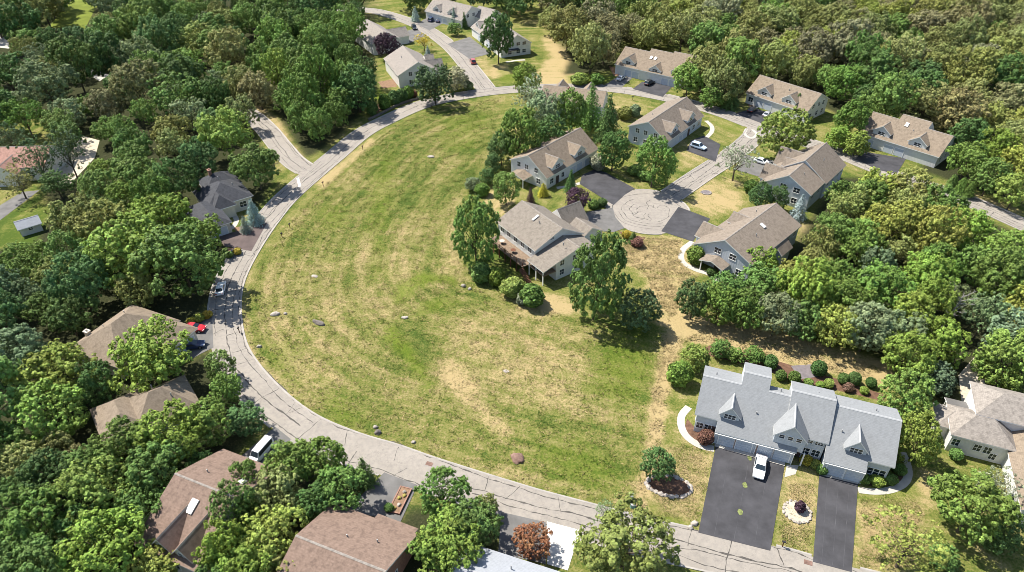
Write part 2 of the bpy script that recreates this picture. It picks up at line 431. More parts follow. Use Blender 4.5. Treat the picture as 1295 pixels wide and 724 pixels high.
def cracks_for(line, wd, z, seed, dens=1.0):
    random.seed(seed); bm = bmesh.new()
    fine = smooth_line([(p.x, p.y) for p in line[::3]] + [(line[-1].x, line[-1].y)], 0.6)
    ns = normals(fine); n = len(fine)
    for base, wdt, gap in ((0.15, 0.17, 0.03), (-wd * 0.30, 0.11, 0.35), (wd * 0.33, 0.11, 0.4), (-wd * 0.46, 0.12, 0.2), (wd * .12, .1, .6)):
        cur = []; drift = 0.0
        on = True
        for i in range(n):
            if random.random() < 0.02:
                on = random.random() > gap
            drift = 0.95 * drift + random.uniform(-0.14, 0.14)
            if on: cur.append(fine[i] + ns[i] * (base + drift))
            elif cur: crack_line(bm, cur, wdt, z); cur = []
        crack_line(bm, cur, wdt, z)
    i = 4
    while i < n - 4:
        d0 = random.choice([-wd / 2, 0.1, -wd / 2]) + 0.15; d1 = d0 + random.choice([wd / 2, wd / 2, wd]) - 0.3
        d1 = min(d1, wd / 2 - 0.1)
        k = int(max(4, (d1 - d0) / 0.5)); sk = random.uniform(-1.6, 1.6)
        d = (fine[i + 1] - fine[i]).normalized(); pts = []; wob = 0
        for q in range(k + 1):
            t = q / k; wob += random.uniform(-0.13, 0.13)
            pts.append(fine[i] + ns[i] * (d0 + (d1 - d0) * t) + d * (sk * t + wob))
        crack_line(bm, pts, random.uniform(0.06, 0.12), z + 0.004)
        i += int(random.uniform(3, 11) / dens)
    return bm

def make_road(key, name, z):
    bm = bmesh.new(); ln = lines[key]; wd = wid[key]
    strip(bm, ln, wd / 2, -wd / 2, z)
    for f in bm.faces:
        f.normal_update()
        if f.normal.z < 0: f.normal_flip()
    o = mesh_obj(name, bm, M['road'], recalc=False); setp(o, kind='structure')
    bm = bmesh.new(); skip = [p for k, p in road_polys.items() if k != key] + list(drive_polys.values())
    for s in (-1, 1): kerb_mesh(bm, ln, s, wd, skip)
    mesh_obj('kerb', bm, M['kerb'], o)
    cb = cracks_for(ln, wd, z + 0.004, len(key) * 3 + 1)
    for f in cb.faces:
        f.normal_update()
        if f.normal.z < 0: f.normal_flip()
    mesh_obj('crack_seal', cb, M['tar'], o, recalc=False)
    return o
main_road = make_road('main', 'main_road', 0.034)
make_road('north', 'side_street', 0.026)
make_road('side', 'lane', 0.026)
cul = make_road('cul', 'cul_de_sac', 0.026)
flat_sheet('turning_circle', bulb_poly, 0.042, M['road'], cul)
bm = bmesh.new()
random.seed(5)
for rr, a0, a1, wdt in ((8.6, 0.2, 5.3, .12), (6.3, 2.0, 5.2, .12), (4.3, 2.2, 4.6, .14), (7.4, 3.2, 6.1, .1), (2.6, 0.5, 2.9, .12), (5.4, 5.0, 6.9, .1)):
    pts = [Vector((BULB[0] + (rr + 0.25 * math.sin(7 * a)) * math.cos(a), BULB[1] + (rr + .2 * math.cos(5 * a)) * math.sin(a))) for a in np.linspace(a0, a1, 26)]
    crack_line(bm, pts, wdt, 0.048)
for k in range(9):
    a = random.uniform(0, 6.28); r0 = random.uniform(0.5, 4); r1 = r0 + random.uniform(2, 4.5)
    crack_line(bm, [Vector((BULB[0] + r * math.cos(a + .1 * math.sin(r * 2)), BULB[1] + r * math.sin(a + .1 * math.sin(r * 2)))) for r in np.linspace(r0, r1, 8)], .1, 0.052)
for f in bm.faces:
    f.normal_update()
    if f.normal.z < 0: f.normal_flip()
mesh_obj('crack_seal', bm, M['tar'], cul, recalc=False)
bm = bmesh.new()
ring = [Vector(p) for p in bulb_poly] + [Vector(bulb_poly[0])]
kerb_mesh(bm, ring[::-1], 1, 0.0, [p for k, p in road_polys.items() if k != 'bulb'] + list(drive_polys.values()))
mesh_obj('kerb', bm, M['kerb'], cul)
# stop line where the lane meets the main road
flat_sheet('stop_line', PP([(375, 226), (378, 225), (381, 236), (377.5, 236.5)]), 0.05, M['whitepaint'], main_road)
# storm drain by the kerb
for (px_, py_) in ((543, 587), (1022, 712)):
    x, y = P(px_, py_); bm = bmesh.new(); bx(bm, -0.55, 0.55, -0.35, 0.35, 0.0, 0.06)
    for k in range(6): bx(bm, -0.5 + k * 0.18, -0.42 + k * 0.18, -0.3, 0.3, 0.06, 0.075)
    mesh_obj('drain_grate', bm, M['stone_red'], main_road, (x, y, 0), R(-20))

for i, (k, pts, mt) in enumerate(DRIVES):
    nm = 'driveway'
    o = flat_sheet(nm, PP(pts), 0.058 + 0.004 * (i % 3), M[mt]); setp(o, kind='structure')
    if k in ('double', 'single'):
        a = P(*pts[0]); b = P(*pts[1]); c = P(*pts[2]); d = P(*pts[3])
        bm = bmesh.new(); random.seed(i)          # rolled seams of the asphalt
        for f_ in (0.22, 0.5, 0.78):
            p0 = (Vector(a).lerp(Vector(b), f_)); p1 = (Vector(d).lerp(Vector(c), f_))
            crack_line(bm, [p0.lerp(p1, t) + Vector((random.uniform(-.04, .04), 0)) for t in np.linspace(0.02, 0.98, 20)], 0.035, 0.072)
        for f in bm.faces:
            f.normal_update()
            if f.normal.z < 0: f.normal_flip()
        mesh_obj('seam', bm, M['seam'], o, recalc=False)

# painted children's marks on the double driveway: yellow-green chalk blotches
random.seed(4)
dw = [o for o in col.objects if o.name == 'driveway'][0]
for (px_, py_, ln_) in ((942, 614, 1.2), (936, 648, 1.2), (948, 580, 1.1)):
    x, y = P(px_, py_); bm = bmesh.new()
    n = 18
    for a_, b_ in ((1.0, .06),):
        o_ = [bm.verts.new((math.cos(2 * math.pi * k / n) * .36 * a_ * random.uniform(.8, 1.15), math.sin(2 * math.pi * k / n) * ln_ / 2 * a_ * random.uniform(.85, 1.1), 0.074)) for k in range(n)]
        i_ = [bm.verts.new((math.cos(2 * math.pi * k / n) * .36 * b_, math.sin(2 * math.pi * k / n) * ln_ / 2 * b_, 0.074)) for k in range(n)]
        for k in range(n): bm.faces.new((o_[k], o_[(k + 1) % n], i_[(k + 1) % n], i_[k]))
    mesh_obj('chalk_mark', bm, M['yellowpaint'], dw, (x, y, 0), R(-8))

def path(name, pts, wd, z, mat):
    ln = smooth_line(PP(pts), 0.7); bm = bmesh.new(); strip(bm, ln, wd / 2, -wd / 2, z)
    for f in bm.faces:
        f.normal_update()
        if f.normal.z < 0: f.normal_flip()
    o = mesh_obj(name, bm, mat, recalc=False); setp(o, kind='structure'); return ln
PATHS = [
    ([(903, 568), (886, 564), (870, 554), (862, 541), (862, 526), (871, 515)], 1.25),
    ([(1085, 620), (1105, 622), (1126, 620), (1143, 612), (1149, 600), (1147, 586), (1141, 572)], 1.15),
    ([(876, 306), (863, 317), (863, 331), (879, 341), (897, 347), (910, 356)], 1.35),
    ([(893, 153), (900, 160), (900, 167), (894, 174)], 1.3),
    ([(640, 79), (652, 77), (664, 76)], 1.3),
    ([(296, 272), (299, 279), (296, 286), (290, 291)], 1.2),
    ([(704, 238), (718, 236), (734, 232)], 1.2),
    ([(944, 163), (942, 170), (950, 175), (957, 170), (951, 164)], .9),
]
for pts, wd in PATHS: path('footpath', pts, wd, 0.032, M['walk'])
setp(flat_sheet('lawn', PP([(62, 34), (80, 12), (96, -4), (130, -2), (118, 16), (106, 40), (86, 38)]), 0.02, M['lawn']), kind='structure')
PADS = [([(995, 588), (1010, 589), (1006, 600), (992, 604)], 'walk'), ([(1000, 463), (1026, 461), (1040, 476), (1012, 480)], 'slate'),
        ([(0, 260), (28, 243), (50, 241), (0, 279)], 'asphalt_old_and_shade'), ([(55, 226), (75, 212), (104, 172), (126, 178), (120, 200), (86, 236)], 'sand'),  # the first strip is a concrete drive, its shadow put into the dark colour
        ([(110, 85), (138, 95), (126, 103), (108, 92)], 'walk'), ([(-5, 42), (12, 52), (12, 62), (-5, 60)], 'walk'),
        ([(1232, 452), (1252, 500), (1216, 508), (1212, 475)], 'sand'), ([(580, 68), (640, 70), (640, 74), (600, 76)], 'walk')]
for pts in ([(904, 560), (993, 585), (992.5, 590), (903.5, 565)], [(1036, 597), (1086, 609), (1085.5, 613), (1035.5, 601)]): setp(flat_sheet('garage_apron', PP(pts), 0.076, M['walk']), kind='structure')
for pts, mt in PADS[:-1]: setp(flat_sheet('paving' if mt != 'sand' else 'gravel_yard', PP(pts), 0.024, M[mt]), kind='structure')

# ------------------------------------------------------------------ the ground, one sheet to the horizon
def axis(lo, hi, step, far_lo, far_hi):
    a = list(np.arange(lo, hi + .01, step)); d = step; x = lo; pre = []
    while x > far_lo: d *= 1.35; x -= d; pre.append(x)
    d = step; x = hi; post = []
    while x < far_hi: d *= 1.35; x += d; post.append(x)
    return np.array(pre[::-1] + a + post)
gx = axis(-130, 130, 0.9, -2500, 2500); gy = axis(40, 250, 0.9, -400, 5000)
GX, GY = np.meshgrid(gx, gy, indexing='xy')
def mask(px, blur=2, z=0.0, world=False):
    poly = px if world else PP(px, z)
    c = np.zeros(GX.shape, bool); n = len(poly); j = n - 1
    for i in range(n):
        xi, yi = poly[i]; xj, yj = poly[j]
        if yi != yj:
            c ^= ((yi > GY) != (yj > GY)) & (GX < (xj - xi) * (GY - yi) / (yj - yi) + xi)
        j = i
    m = c.astype(float)
    for _ in range(blur):
        p = np.pad(m, 1, mode='edge')
        m = (p[:-2, 1:-1] + p[2:, 1:-1] + p[1:-1, :-2] + p[1:-1, 2:] + 2 * m) / 6
    return m
FIELD = [(637, 122), (551, 137), (501, 157), (466, 183), (408, 236), (366, 279), (345, 307), (325, 342), (303, 384), (305, 412), (324, 461),
         (365, 512), (399, 539), (425, 550), (511, 575), (566, 589), (650, 611), (753, 643), (812, 656), (830, 560), (835, 470), (850, 420), (800, 415), (740, 405),
         (660, 380), (600, 350), (580, 320), (578, 260), (610, 215), (630, 160)]
dry = np.full(GX.shape, 0.36); wood = np.zeros(GX.shape); lush = np.zeros(GX.shape)
def put(arr, val, px, blur=2, z=0):
    m = mask(px, blur, z); arr += (val - arr) * m
put(dry, 0.43, FIELD, 2)
for val, px, bl in [
    (0.62, [(560, 400), (640, 395), (740, 420), (740, 470), (690, 540), (620, 520), (560, 460)], 8),
    (0.60, [(300, 380), (360, 330), (430, 330), (440, 430), (400, 520), (330, 460)], 8),
    (0.58, [(440, 300), (480, 290), (490, 380), (440, 400)], 8),
    (0.64, [(480, 330), (520, 320), (500, 430), (470, 440)], 6),
    (0.66, [(570, 245), (585, 250), (580, 330), (600, 360), (560, 350), (565, 290)], 4),
    (0.34, [(520, 150), (620, 130), (620, 200), (560, 260), (470, 300), (400, 260), (470, 190)], 10),
    (0.36, [(690, 500), (810, 480), (805, 640), (740, 635), (680, 580)], 10),
    (1.15, [(552, 455), (575, 458), (600, 490), (645, 545), (628, 548), (590, 512), (556, 480)], 3),
    (0.95, [(402, 228), (470, 172), (474, 182), (410, 240)], 1), (0.85, [(300, 384), (306, 384), (326, 462), (320, 462)], 1),
    (0.85, [(420, 546), (640, 606), (640, 612), (420, 552)], 1),
    (1.35, [(842, 420), (866, 425), (848, 470), (836, 560), (815, 652), (803, 648), (818, 560), (828, 480)], 1),
    (1.1, [(660, 378), (720, 372), (735, 400), (690, 400), (655, 392)], 3),
    (1.0, [(785, 298), (862, 300), (885, 345), (868, 380), (862, 425), (838, 420), (815, 350), (790, 330)], 3),
    (1.2, [(850, 395), (900, 402), (1000, 424), (1090, 448), (1130, 462), (1125, 492), (1070, 475), (990, 460), (930, 445), (870, 432), (845, 420)], 2),
    (0.70, [(838, 560), (870, 545), (880, 560), (905, 566), (884, 672), (825, 656), (820, 620)], 3),
    (0.85, [(995, 606), (1034, 606), (1028, 708), (978, 694)], 3), (0.8, [(1086, 625), (1150, 620), (1170, 640), (1160, 724), (1078, 724)], 4),
    (1.2, [(1163, 590), (1176, 592), (1180, 640), (1164, 640)], 2),
    (1.15, [(690, 42), (716, 58), (726, 80), (738, 108), (700, 112), (664, 112), (684, 86), (700, 70), (684, 58)], 2),
    (1.0, [(600, 76), (640, 82), (648, 92), (625, 100), (612, 96)], 2), (0.9, [(566, 30), (585, 34), (580, 46), (566, 44)], 2),
    (0.9, [(893, 226), (935, 226), (938, 262), (905, 275), (868, 262)], 3), (0.75, [(1008, 282), (1040, 282), (1030, 305), (1005, 310)], 2),
    (0.95, [(312, 128), (330, 134), (352, 150), (384, 200), (384, 210), (372, 215), (352, 182), (325, 150)], 1),
    (0.55, [(895, 145), (945, 160), (940, 182), (905, 180)], 3), (0.7, [(858, 195), (880, 192), (890, 205), (860, 218)], 2),
    (0.7, [(1190, 240), (1215, 238), (1300, 270), (1300, 276), (1210, 246)], 1),
    (0.75, [(610, 235), (650, 240), (650, 270), (628, 280), (612, 262)], 3), (0.6, [(770, 120), (830, 135), (800, 150), (775, 140)], 2),
    (0.02, [(-40, 285), (50, 248), (66, 268), (40, 310), (-40, 312)], 2),
]: put(dry, val, px, bl)
for val, px, bl in [
    (0.8, [(498, 362), (530, 346), (575, 350), (580, 360), (545, 360), (515, 378), (500, 392)], 1), (0.7, [(530, 384), (570, 372), (584, 384), (555, 394), (525, 400)], 2), (0.9, [(482, 412), (500, 415), (528, 450), (550, 490), (541, 492), (515, 460), (490, 432)], 1),
    (0.6, [(765, 425), (800, 412), (832, 418), (826, 470), (800, 510), (745, 500)], 6), (0.4, [(560, 150), (622, 140), (600, 190), (560, 190)], 8),
    (0.5, [(405, 262), (432, 258), (436, 288), (410, 292)], 5), (0.45, [(340, 430), (385, 440), (380, 480), (345, 465)], 5),
    (0.5, [(480, 200), (500, 190), (490, 290), (460, 300)], 6), (0.55, [(665, 555), (740, 560), (790, 600), (760, 625), (690, 600)], 7),
    (0.55, [(395, 500), (440, 505), (470, 545), (430, 540)], 5), (0.5, [(470, 305), (485, 300), (488, 350), (470, 352)], 4),
    (0.7, [(820, 640), (880, 660), (880, 672), (822, 658)], 1), (0.6, [(1020, 660), (1028, 660), (1026, 706), (1018, 704)], 1),
    (0.15, [(0, 285), (50, 248), (66, 268), (40, 310), (0, 312)], 2), (0.9, [(68, 30), (96, 0), (122, 4), (104, 38), (85, 36)], 2),
    (0.7, [(715, 96), (760, 92), (778, 98), (765, 106), (720, 108)], 1), (0.8, [(460, 118), (478, 112), (488, 120), (470, 132)], 1),
    (0.5, [(895, 145), (945, 160), (940, 172), (905, 160)], 3), (0.6, [(1085, 625), (1100, 625), (1150, 600), (1160, 625), (1150, 640), (1100, 640)], 3),
    (0.6, [(630, 88), (660, 82), (672, 84), (660, 105), (632, 106)], 2), (0.5, [(485, 4), (540, 2), (525, 20), (490, 16)], 3),
]: put(lush, val, px, bl)
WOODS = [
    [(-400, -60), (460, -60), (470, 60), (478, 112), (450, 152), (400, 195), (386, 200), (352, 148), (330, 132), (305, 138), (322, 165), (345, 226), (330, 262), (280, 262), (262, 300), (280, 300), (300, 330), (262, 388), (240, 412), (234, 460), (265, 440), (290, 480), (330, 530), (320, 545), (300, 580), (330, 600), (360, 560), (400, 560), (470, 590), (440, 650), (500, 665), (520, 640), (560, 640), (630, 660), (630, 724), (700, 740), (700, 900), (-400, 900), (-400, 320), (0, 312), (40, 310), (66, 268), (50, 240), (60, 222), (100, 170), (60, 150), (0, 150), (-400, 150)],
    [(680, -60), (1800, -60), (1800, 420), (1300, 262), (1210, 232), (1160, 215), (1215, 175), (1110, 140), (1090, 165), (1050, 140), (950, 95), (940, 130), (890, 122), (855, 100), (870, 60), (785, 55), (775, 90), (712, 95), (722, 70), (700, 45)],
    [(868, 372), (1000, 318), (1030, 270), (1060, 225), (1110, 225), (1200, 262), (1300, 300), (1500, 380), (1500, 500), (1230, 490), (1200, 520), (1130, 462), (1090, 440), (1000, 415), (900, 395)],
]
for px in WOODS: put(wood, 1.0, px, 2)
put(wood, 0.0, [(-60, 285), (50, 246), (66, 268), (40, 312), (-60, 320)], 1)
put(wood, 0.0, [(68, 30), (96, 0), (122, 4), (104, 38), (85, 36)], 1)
relief = mask(FIELD, 1); 
for _ in range(10):
    p = np.pad(relief, 1, mode='edge'); relief = np.minimum(relief, (p[:-2, 1:-1] + p[2:, 1:-1] + p[1:-1, :-2] + p[1:-1, 2:]) / 4)
zz = np.zeros(GX.shape)
ii, jj = np.nonzero(relief > 0.02)
for i, j in zip(ii, jj):
    x, y = GX[i, j], GY[i, j]
    zz[i, j] = relief[i, j] * (0.28 * mnoise.noise((x * .09, y * .09, 1.0)) + 0.12 * mnoise.noise((x * .4, y * .4, 3.0)))
mound = mask([(512, 366), (540, 352), (572, 356), (566, 368), (540, 368), (520, 384)], 2)
zz += 0.5 * mound + 0.35 * mask([(498, 412), (520, 440), (545, 480), (538, 484), (510, 450), (492, 420)], 2)
rd = np.array([(p.x, p.y) for p in lines['main']])[::2]
dist = np.full(GX.shape, 99.0); sel = (np.abs(GX) < 150) & (GY < 260)
pts_ = np.stack([GX[sel], GY[sel]], 1); dd_ = np.zeros(len(pts_))
for a in range(0, len(pts_), 20000): dd_[a:a + 20000] = np.linalg.norm(pts_[a:a + 20000, None] - rd[None], axis=2).min(1)
dist[sel] = dd_; zz *= np.clip((dist - 4.6) / 5.0, 0, 1)
nx, ny = len(gx), len(gy)
verts = np.stack([GX.ravel(), GY.ravel(), zz.ravel()], 1)
idx = np.arange(nx * ny).reshape(ny, nx)
faces = np.stack([idx[:-1, :-1].ravel(), idx[:-1, 1:].ravel(), idx[1:, 1:].ravel(), idx[1:, :-1].ravel()], 1)
def np_mesh(name, verts, faces, mats, attr=None, attr_name='tint', smooth=False):
    k = faces.shape[1]
    me = bpy.data.meshes.new(name); me.vertices.add(len(verts)); me.vertices.foreach_set('co', verts.astype(np.float32).ravel())
    me.loops.add(faces.size); me.loops.foreach_set('vertex_index', faces.astype(np.int32).ravel())
    me.polygons.add(len(faces)); me.polygons.foreach_set('loop_start', np.arange(0, faces.size, k, dtype=np.int32))
    if smooth: me.polygons.foreach_set('use_smooth', np.ones(len(faces), bool))
    if attr is not None:
        a = me.attributes.new(attr_name, 'FLOAT_COLOR', 'POINT')
        a.data.foreach_set('color', np.concatenate([attr, np.ones((len(attr), 1))], 1).astype(np.float32).ravel())
    for m in mats: me.materials.append(m)
    me.update(calc_edges=True); me.validate(); return me
cover = np.stack([dry.ravel(), wood.ravel(), lush.ravel()], 1)
ML = np.array([(p.x, p.y) for p in lines['main']]); MS = np.concatenate([[0], np.cumsum(np.linalg.norm(np.diff(ML, axis=0), axis=1))])
def flow(xy):
    """mowing direction: distance from the loop road, and distance along it"""
    out = np.zeros((len(xy), 3))
    for a in range(0, len(xy), 20000):
        d = np.linalg.norm(xy[a:a + 20000, None, :] - ML[None, ::3], axis=2); k = d.argmin(1); out[a:a + 20000, 0] = d.min(1); out[a:a + 20000, 1] = MS[::3][k]
    return out
def add_flow(me, xy):
    f_ = me.attributes.new('flow', 'FLOAT_VECTOR', 'POINT'); f_.data.foreach_set('vector', flow(xy).astype(np.float32).ravel())
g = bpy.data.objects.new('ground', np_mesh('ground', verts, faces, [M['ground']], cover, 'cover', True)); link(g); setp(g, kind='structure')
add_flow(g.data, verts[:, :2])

# loose meadow grass: small bent blades that give the field its grain
def grid_sample(arr, x, y):
    i = np.clip(np.searchsorted(gy, y) - 1, 0, ny - 2); j = np.clip(np.searchsorted(gx, x) - 1, 0, nx - 2)
    fy = (y - gy[i]) / (gy[i + 1] - gy[i]); fx = (x - gx[j]) / (gx[j + 1] - gx[j])
    return (arr[i, j] * (1 - fx) + arr[i, j + 1] * fx) * (1 - fy) + (arr[i + 1, j] * (1 - fx) + arr[i + 1, j + 1] * fx) * fy
def grass(name, px, n, h0, h1, label):
    poly = PP(px); xs = [p[0] for p in poly]; ys = [p[1] for p in poly]; msk = mask(px, 0)
    x = rng.uniform(min(xs), max(xs), n * 3); y = rng.uniform(min(ys), max(ys), n * 3)
    keep = (grid_sample(msk, x, y) > 0.9) & (grid_sample(dist, x, y) > 3.6); x, y = x[keep][:n], y[keep][:n]; n = len(x)
    # clumping: keep more where a slow noise is high
    cl = np.array([mnoise.noise((a * .5, b * .5, 9)) for a, b in zip(x, y)]); keep = cl + rng.uniform(-.5, .5, n) > -0.25
    x, y, cl = x[keep], y[keep], cl[keep]; n = len(x)
    z = grid_sample(zz, x, y); V = np.zeros((n, 9, 3)); h = rng.uniform(h0, h1, n) * (1 + 0.8 * cl) * .7
    for b in range(3):
        a = rng.uniform(0, 6.28, n); wd = rng.uniform(.06, .15, n); ln = h * rng.uniform(.9, 2.2, n); a2 = a + 1.57
        px_, py_ = x + rng.uniform(-.12, .12, n), y + rng.uniform(-.12, .12, n)
        V[:, b * 3 + 0] = np.stack([px_ - np.cos(a) * wd, py_ - np.sin(a) * wd, z - .02], 1)
        V[:, b * 3 + 1] = np.stack([px_ + np.cos(a) * wd, py_ + np.sin(a) * wd, z - .02], 1)
        V[:, b * 3 + 2] = np.stack([px_ + np.cos(a2) * ln, py_ + np.sin(a2) * ln, z + h * rng.uniform(.6, 1.1, n)], 1)
    at = np.stack([grid_sample(dry, x, y) + rng.normal(0.04, .22, n), grid_sample(wood, x, y) * 0, grid_sample(lush, x, y) * rng.uniform(.5, 1, n)], 1)
    me = np_mesh(name, V.reshape(-1, 3), np.arange(n * 9).reshape(-1, 3), [M['ground']], np.repeat(at, 9, 0), 'cover')
    add_flow(me, V.reshape(-1, 3)[:, :2])
    o = bpy.data.objects.new(name, me); link(o); setp(o, label, 'grass', kind='stuff'); return o
grass('meadow_grass', FIELD, 40000, .10, .30, 'rough green and straw grass covering the open meadow')
grass('straw_grass', [(838, 422), (866, 428), (900, 405), (1000, 427), (1120, 465), (1115, 486), (990, 458), (930, 443), (868, 432), (852, 470), (838, 560), (816, 650), (802, 646), (815, 560), (826, 480)], 9000, .15, .42, 'bleached tall grass strip beside and behind the triplex')
grass('bank_grass', [(787, 300), (862, 302), (862, 330), (884, 350), (868, 380), (846, 410), (815, 350), (790, 330)], 6000, .12, .4, 'dry tufted grass on the bank below the turning circle')
grass('lawn_grass', [(838, 562), (868, 560), (903, 572), (884, 668), (826, 652), (820, 620)], 4500, .06, .2, 'patchy lawn between the double driveway and the straw strip')
grass('lawn_grass', [(997, 608), (1033, 608), (1027, 704), (980, 692)], 2600, .06, .2, 'patchy lawn between the two asphalt driveways')
grass('lawn_grass', [(1088, 628), (1150, 622), (1170, 650), (1160, 722), (1080, 722)], 4500, .06, .2, 'patchy lawn under the yellow-green open tree')

# ------------------------------------------------------------------ houses
_mesh_cache = {}
def cached(key, build, mats):
    if key not in _mesh_cache:
        bm = bmesh.new(); build(bm); bmesh.ops.recalc_face_normals(bm, faces=bm.faces[:])
        me = bpy.data.meshes.new(key[0]); bm.to_mesh(me); bm.free()
        for m in mats: me.materials.append(m)
        _mesh_cache[key] = me
    return _mesh_cache[key]
FACE = {'f': 0.0, 'r': math.pi / 2, 'b': math.pi, 'l': -math.pi / 2}
foot = []                                     # house footprints in the world, kept clear of trees
class House:
    def __init__(s, name, label, O, ang, wall='siding', roof='roof_tan', group=None):
        s.o = empty(name, (O[0], O[1], 0), R(ang)); setp(s.o, label, 'house', group)
        s.wall, s.roof, s.ang, s.O = M[wall], M[roof], R(ang), O
    def world(s, u, v):
        c, n = math.cos(s.ang), math.sin(s.ang)
        return (s.O[0] + u * c - v * n, s.O[1] + u * n + v * c)
    def gable(s, a0, a1, b0, b1, ze0, ze1, br, zr, ax='u', oa=(0.35, 0.35), ob=(0.4, 0.4), z0=0.0, walls=True, parent=None,
              wmat=None, rname='roof', wname='wall', cap=True, fp=True, rmat=None):
        """gable block: ridge along a at b = br; roof top plane meets the wall lines b0, b1 at heights ze0, ze1"""
        mp = (lambda a, b, z: (a, b, z)) if ax == 'u' else (lambda a, b, z: (b, a, z))
        T = 0.2; parent = parent or s.o; wob = None
        if walls:
            bm = bmesh.new(); rings = []
            for a in (a0, a1):
                rings.append([bm.verts.new(mp(a, b, z)) for b, z in ((b0, z0), (b1, z0), (b1, ze1 - T), (br, zr - T), (b0, ze0 - T))])
            for i in range(5):
                j = (i + 1) % 5; bm.faces.new((rings[0][i], rings[0][j], rings[1][j], rings[1][i]))
            bm.faces.new(rings[0]); bm.faces.new(rings[1])
            wob = mesh_obj(wname, bm, wmat or s.wall, parent)
        s0 = (zr - ze0) / (br - b0) if br > b0 else 0; s1 = (zr - ze1) / (b1 - br) if b1 > br else 0
        A0, A1 = a0 - oa[0], a1 + oa[1]; bm = bmesh.new()
        if br > b0: quad_prism(bm, [mp(A0, b0 - ob[0], ze0 - s0 * ob[0]), mp(A1, b0 - ob[0], ze0 - s0 * ob[0]), mp(A1, br, zr), mp(A0, br, zr)], T)
        if b1 > br: quad_prism(bm, [mp(A0, br, zr), mp(A1, br, zr), mp(A1, b1 + ob[1], ze1 - s1 * ob[1]), mp(A0, b1 + ob[1], ze1 - s1 * ob[1])], T)
        if cap and b1 > br > b0:
            k = 0.16
            quad_prism(bm, [mp(A0, br - k, zr - k * s0 + .05), mp(A1, br - k, zr - k * s0 + .05), mp(A1, br, zr + .05), mp(A0, br, zr + .05)], .04, 2, 2)
            quad_prism(bm, [mp(A0, br, zr + .05), mp(A1, br, zr + .05), mp(A1, br + k, zr - k * s1 + .05), mp(A0, br + k, zr - k * s1 + .05)], .04, 2, 2)
        ro = mesh_obj(rname, bm, [rmat or s.roof, M['trim'], M['ridge_light'] if (rmat or s.roof) in (M['roof_grey'], M['roof_white']) else (M['roof_slate'] if s.roof == M['roof_slate'] else M['roof_pale'])], wob if (wob and parent is not s.o) else parent)
        if fp and z0 == 0:
            cs = [mp(a, b, 0) for a, b in ((a0, b0), (a1, b0), (a1, b1), (a0, b1))]
            foot.append([s.world(c[0], c[1]) for c in cs])
        return wob or ro
    def hip(s, u0, u1, v0, v1, ze, zr, o=0.5, z0=0.0, walls=True):
        if walls:
            bm = bmesh.new(); bx(bm, u0, u1, v0, v1, z0, ze - 0.05); mesh_obj('wall', bm, s.wall, s.o)
        U0, U1, V0, V1 = u0 - o, u1 + o, v0 - o, v1 + o; bm = bmesh.new()
        e = [bm.verts.new((x, y, ze)) for x, y in ((U0, V0), (U1, V0), (U1, V1), (U0, V1))]
        lo = [bm.verts.new((x, y, ze - .2)) for x, y in ((U0, V0), (U1, V0), (U1, V1), (U0, V1))]
        if U1 - U0 >= V1 - V0:
            h = (V1 - V0) / 2; r = [bm.verts.new((U0 + h * .9, V0 + h, zr)), bm.verts.new((U1 - h * .9, V0 + h, zr))]
            fs = [(e[0], e[1], r[1], r[0]), (e[1], e[2], r[1]), (e[2], e[3], r[0], r[1]), (e[3], e[0], r[0])]
        else:
            h = (U1 - U0) / 2; r = [bm.verts.new((U0 + h, V0 + h * .9, zr)), bm.verts.new((U0 + h, V1 - h * .9, zr))]
            fs = [(e[0], e[1], r[0]), (e[1], e[2], r[1], r[0]), (e[2], e[3], r[1]), (e[3], e[0], r[0], r[1])]
        for f in fs: bm.faces.new(f).material_index = 0
        for i in range(4):
            j = (i + 1) % 4; bm.faces.new((e[i], lo[i], lo[j], e[j])).material_index = 1
        bm.faces.new(lo).material_index = 1
        ro = mesh_obj('roof', bm, [s.roof, M['trim']], s.o)
        if z0 == 0: foot.append([s.world(x, y) for x, y in ((u0, v0), (u1, v0), (u1, v1), (u0, v1))])
        return ro
    def window(s, face, pos, z, w=1.0, h=1.3, parent=None, mull=1):
        """pos = (u, v) on the wall plane; frame stands proud, pane set back in it"""
        def fr(bm):
            t = 0.09
            bx(bm, -w / 2 - t, w / 2 + t, -0.07, 0.02, h / 2, h / 2 + t); bx(bm, -w / 2 - t, w / 2 + t, -0.1, 0.02, -h / 2 - t, -h / 2)
            bx(bm, -w / 2 - t, -w / 2, -0.07, 0.02, -h / 2, h / 2); bx(bm, w / 2, w / 2 + t, -0.07, 0.02, -h / 2, h / 2)
            for k in range(mull):
                x = -w / 2 + w * (k + 1) / (mull + 1); bx(bm, x - .035, x + .035, -0.06, 0.02, -h / 2, h / 2)
            bx(bm, -w / 2, w / 2, -0.055, 0.02, -0.03, 0.03)
        def pn(bm): bx(bm, -w / 2, w / 2, -0.03, 0.02, -h / 2, h / 2)
        key = (round(w, 2), round(h, 2), mull)
        deep = parent is not None
        o = bpy.data.objects.new('window', cached(('window',) + key, fr, [M['trim']])); o.location = (pos[0], pos[1], z); o.rotation_euler = (0, 0, FACE[face])
        link(o, parent or s.o)
        p = bpy.data.objects.new('pane', cached(('pane',) + key, pn, [M['glass']]))
        if deep: p.location = o.location; p.rotation_euler = o.rotation_euler; link(p, parent)
        else: link(p, o)
        return o
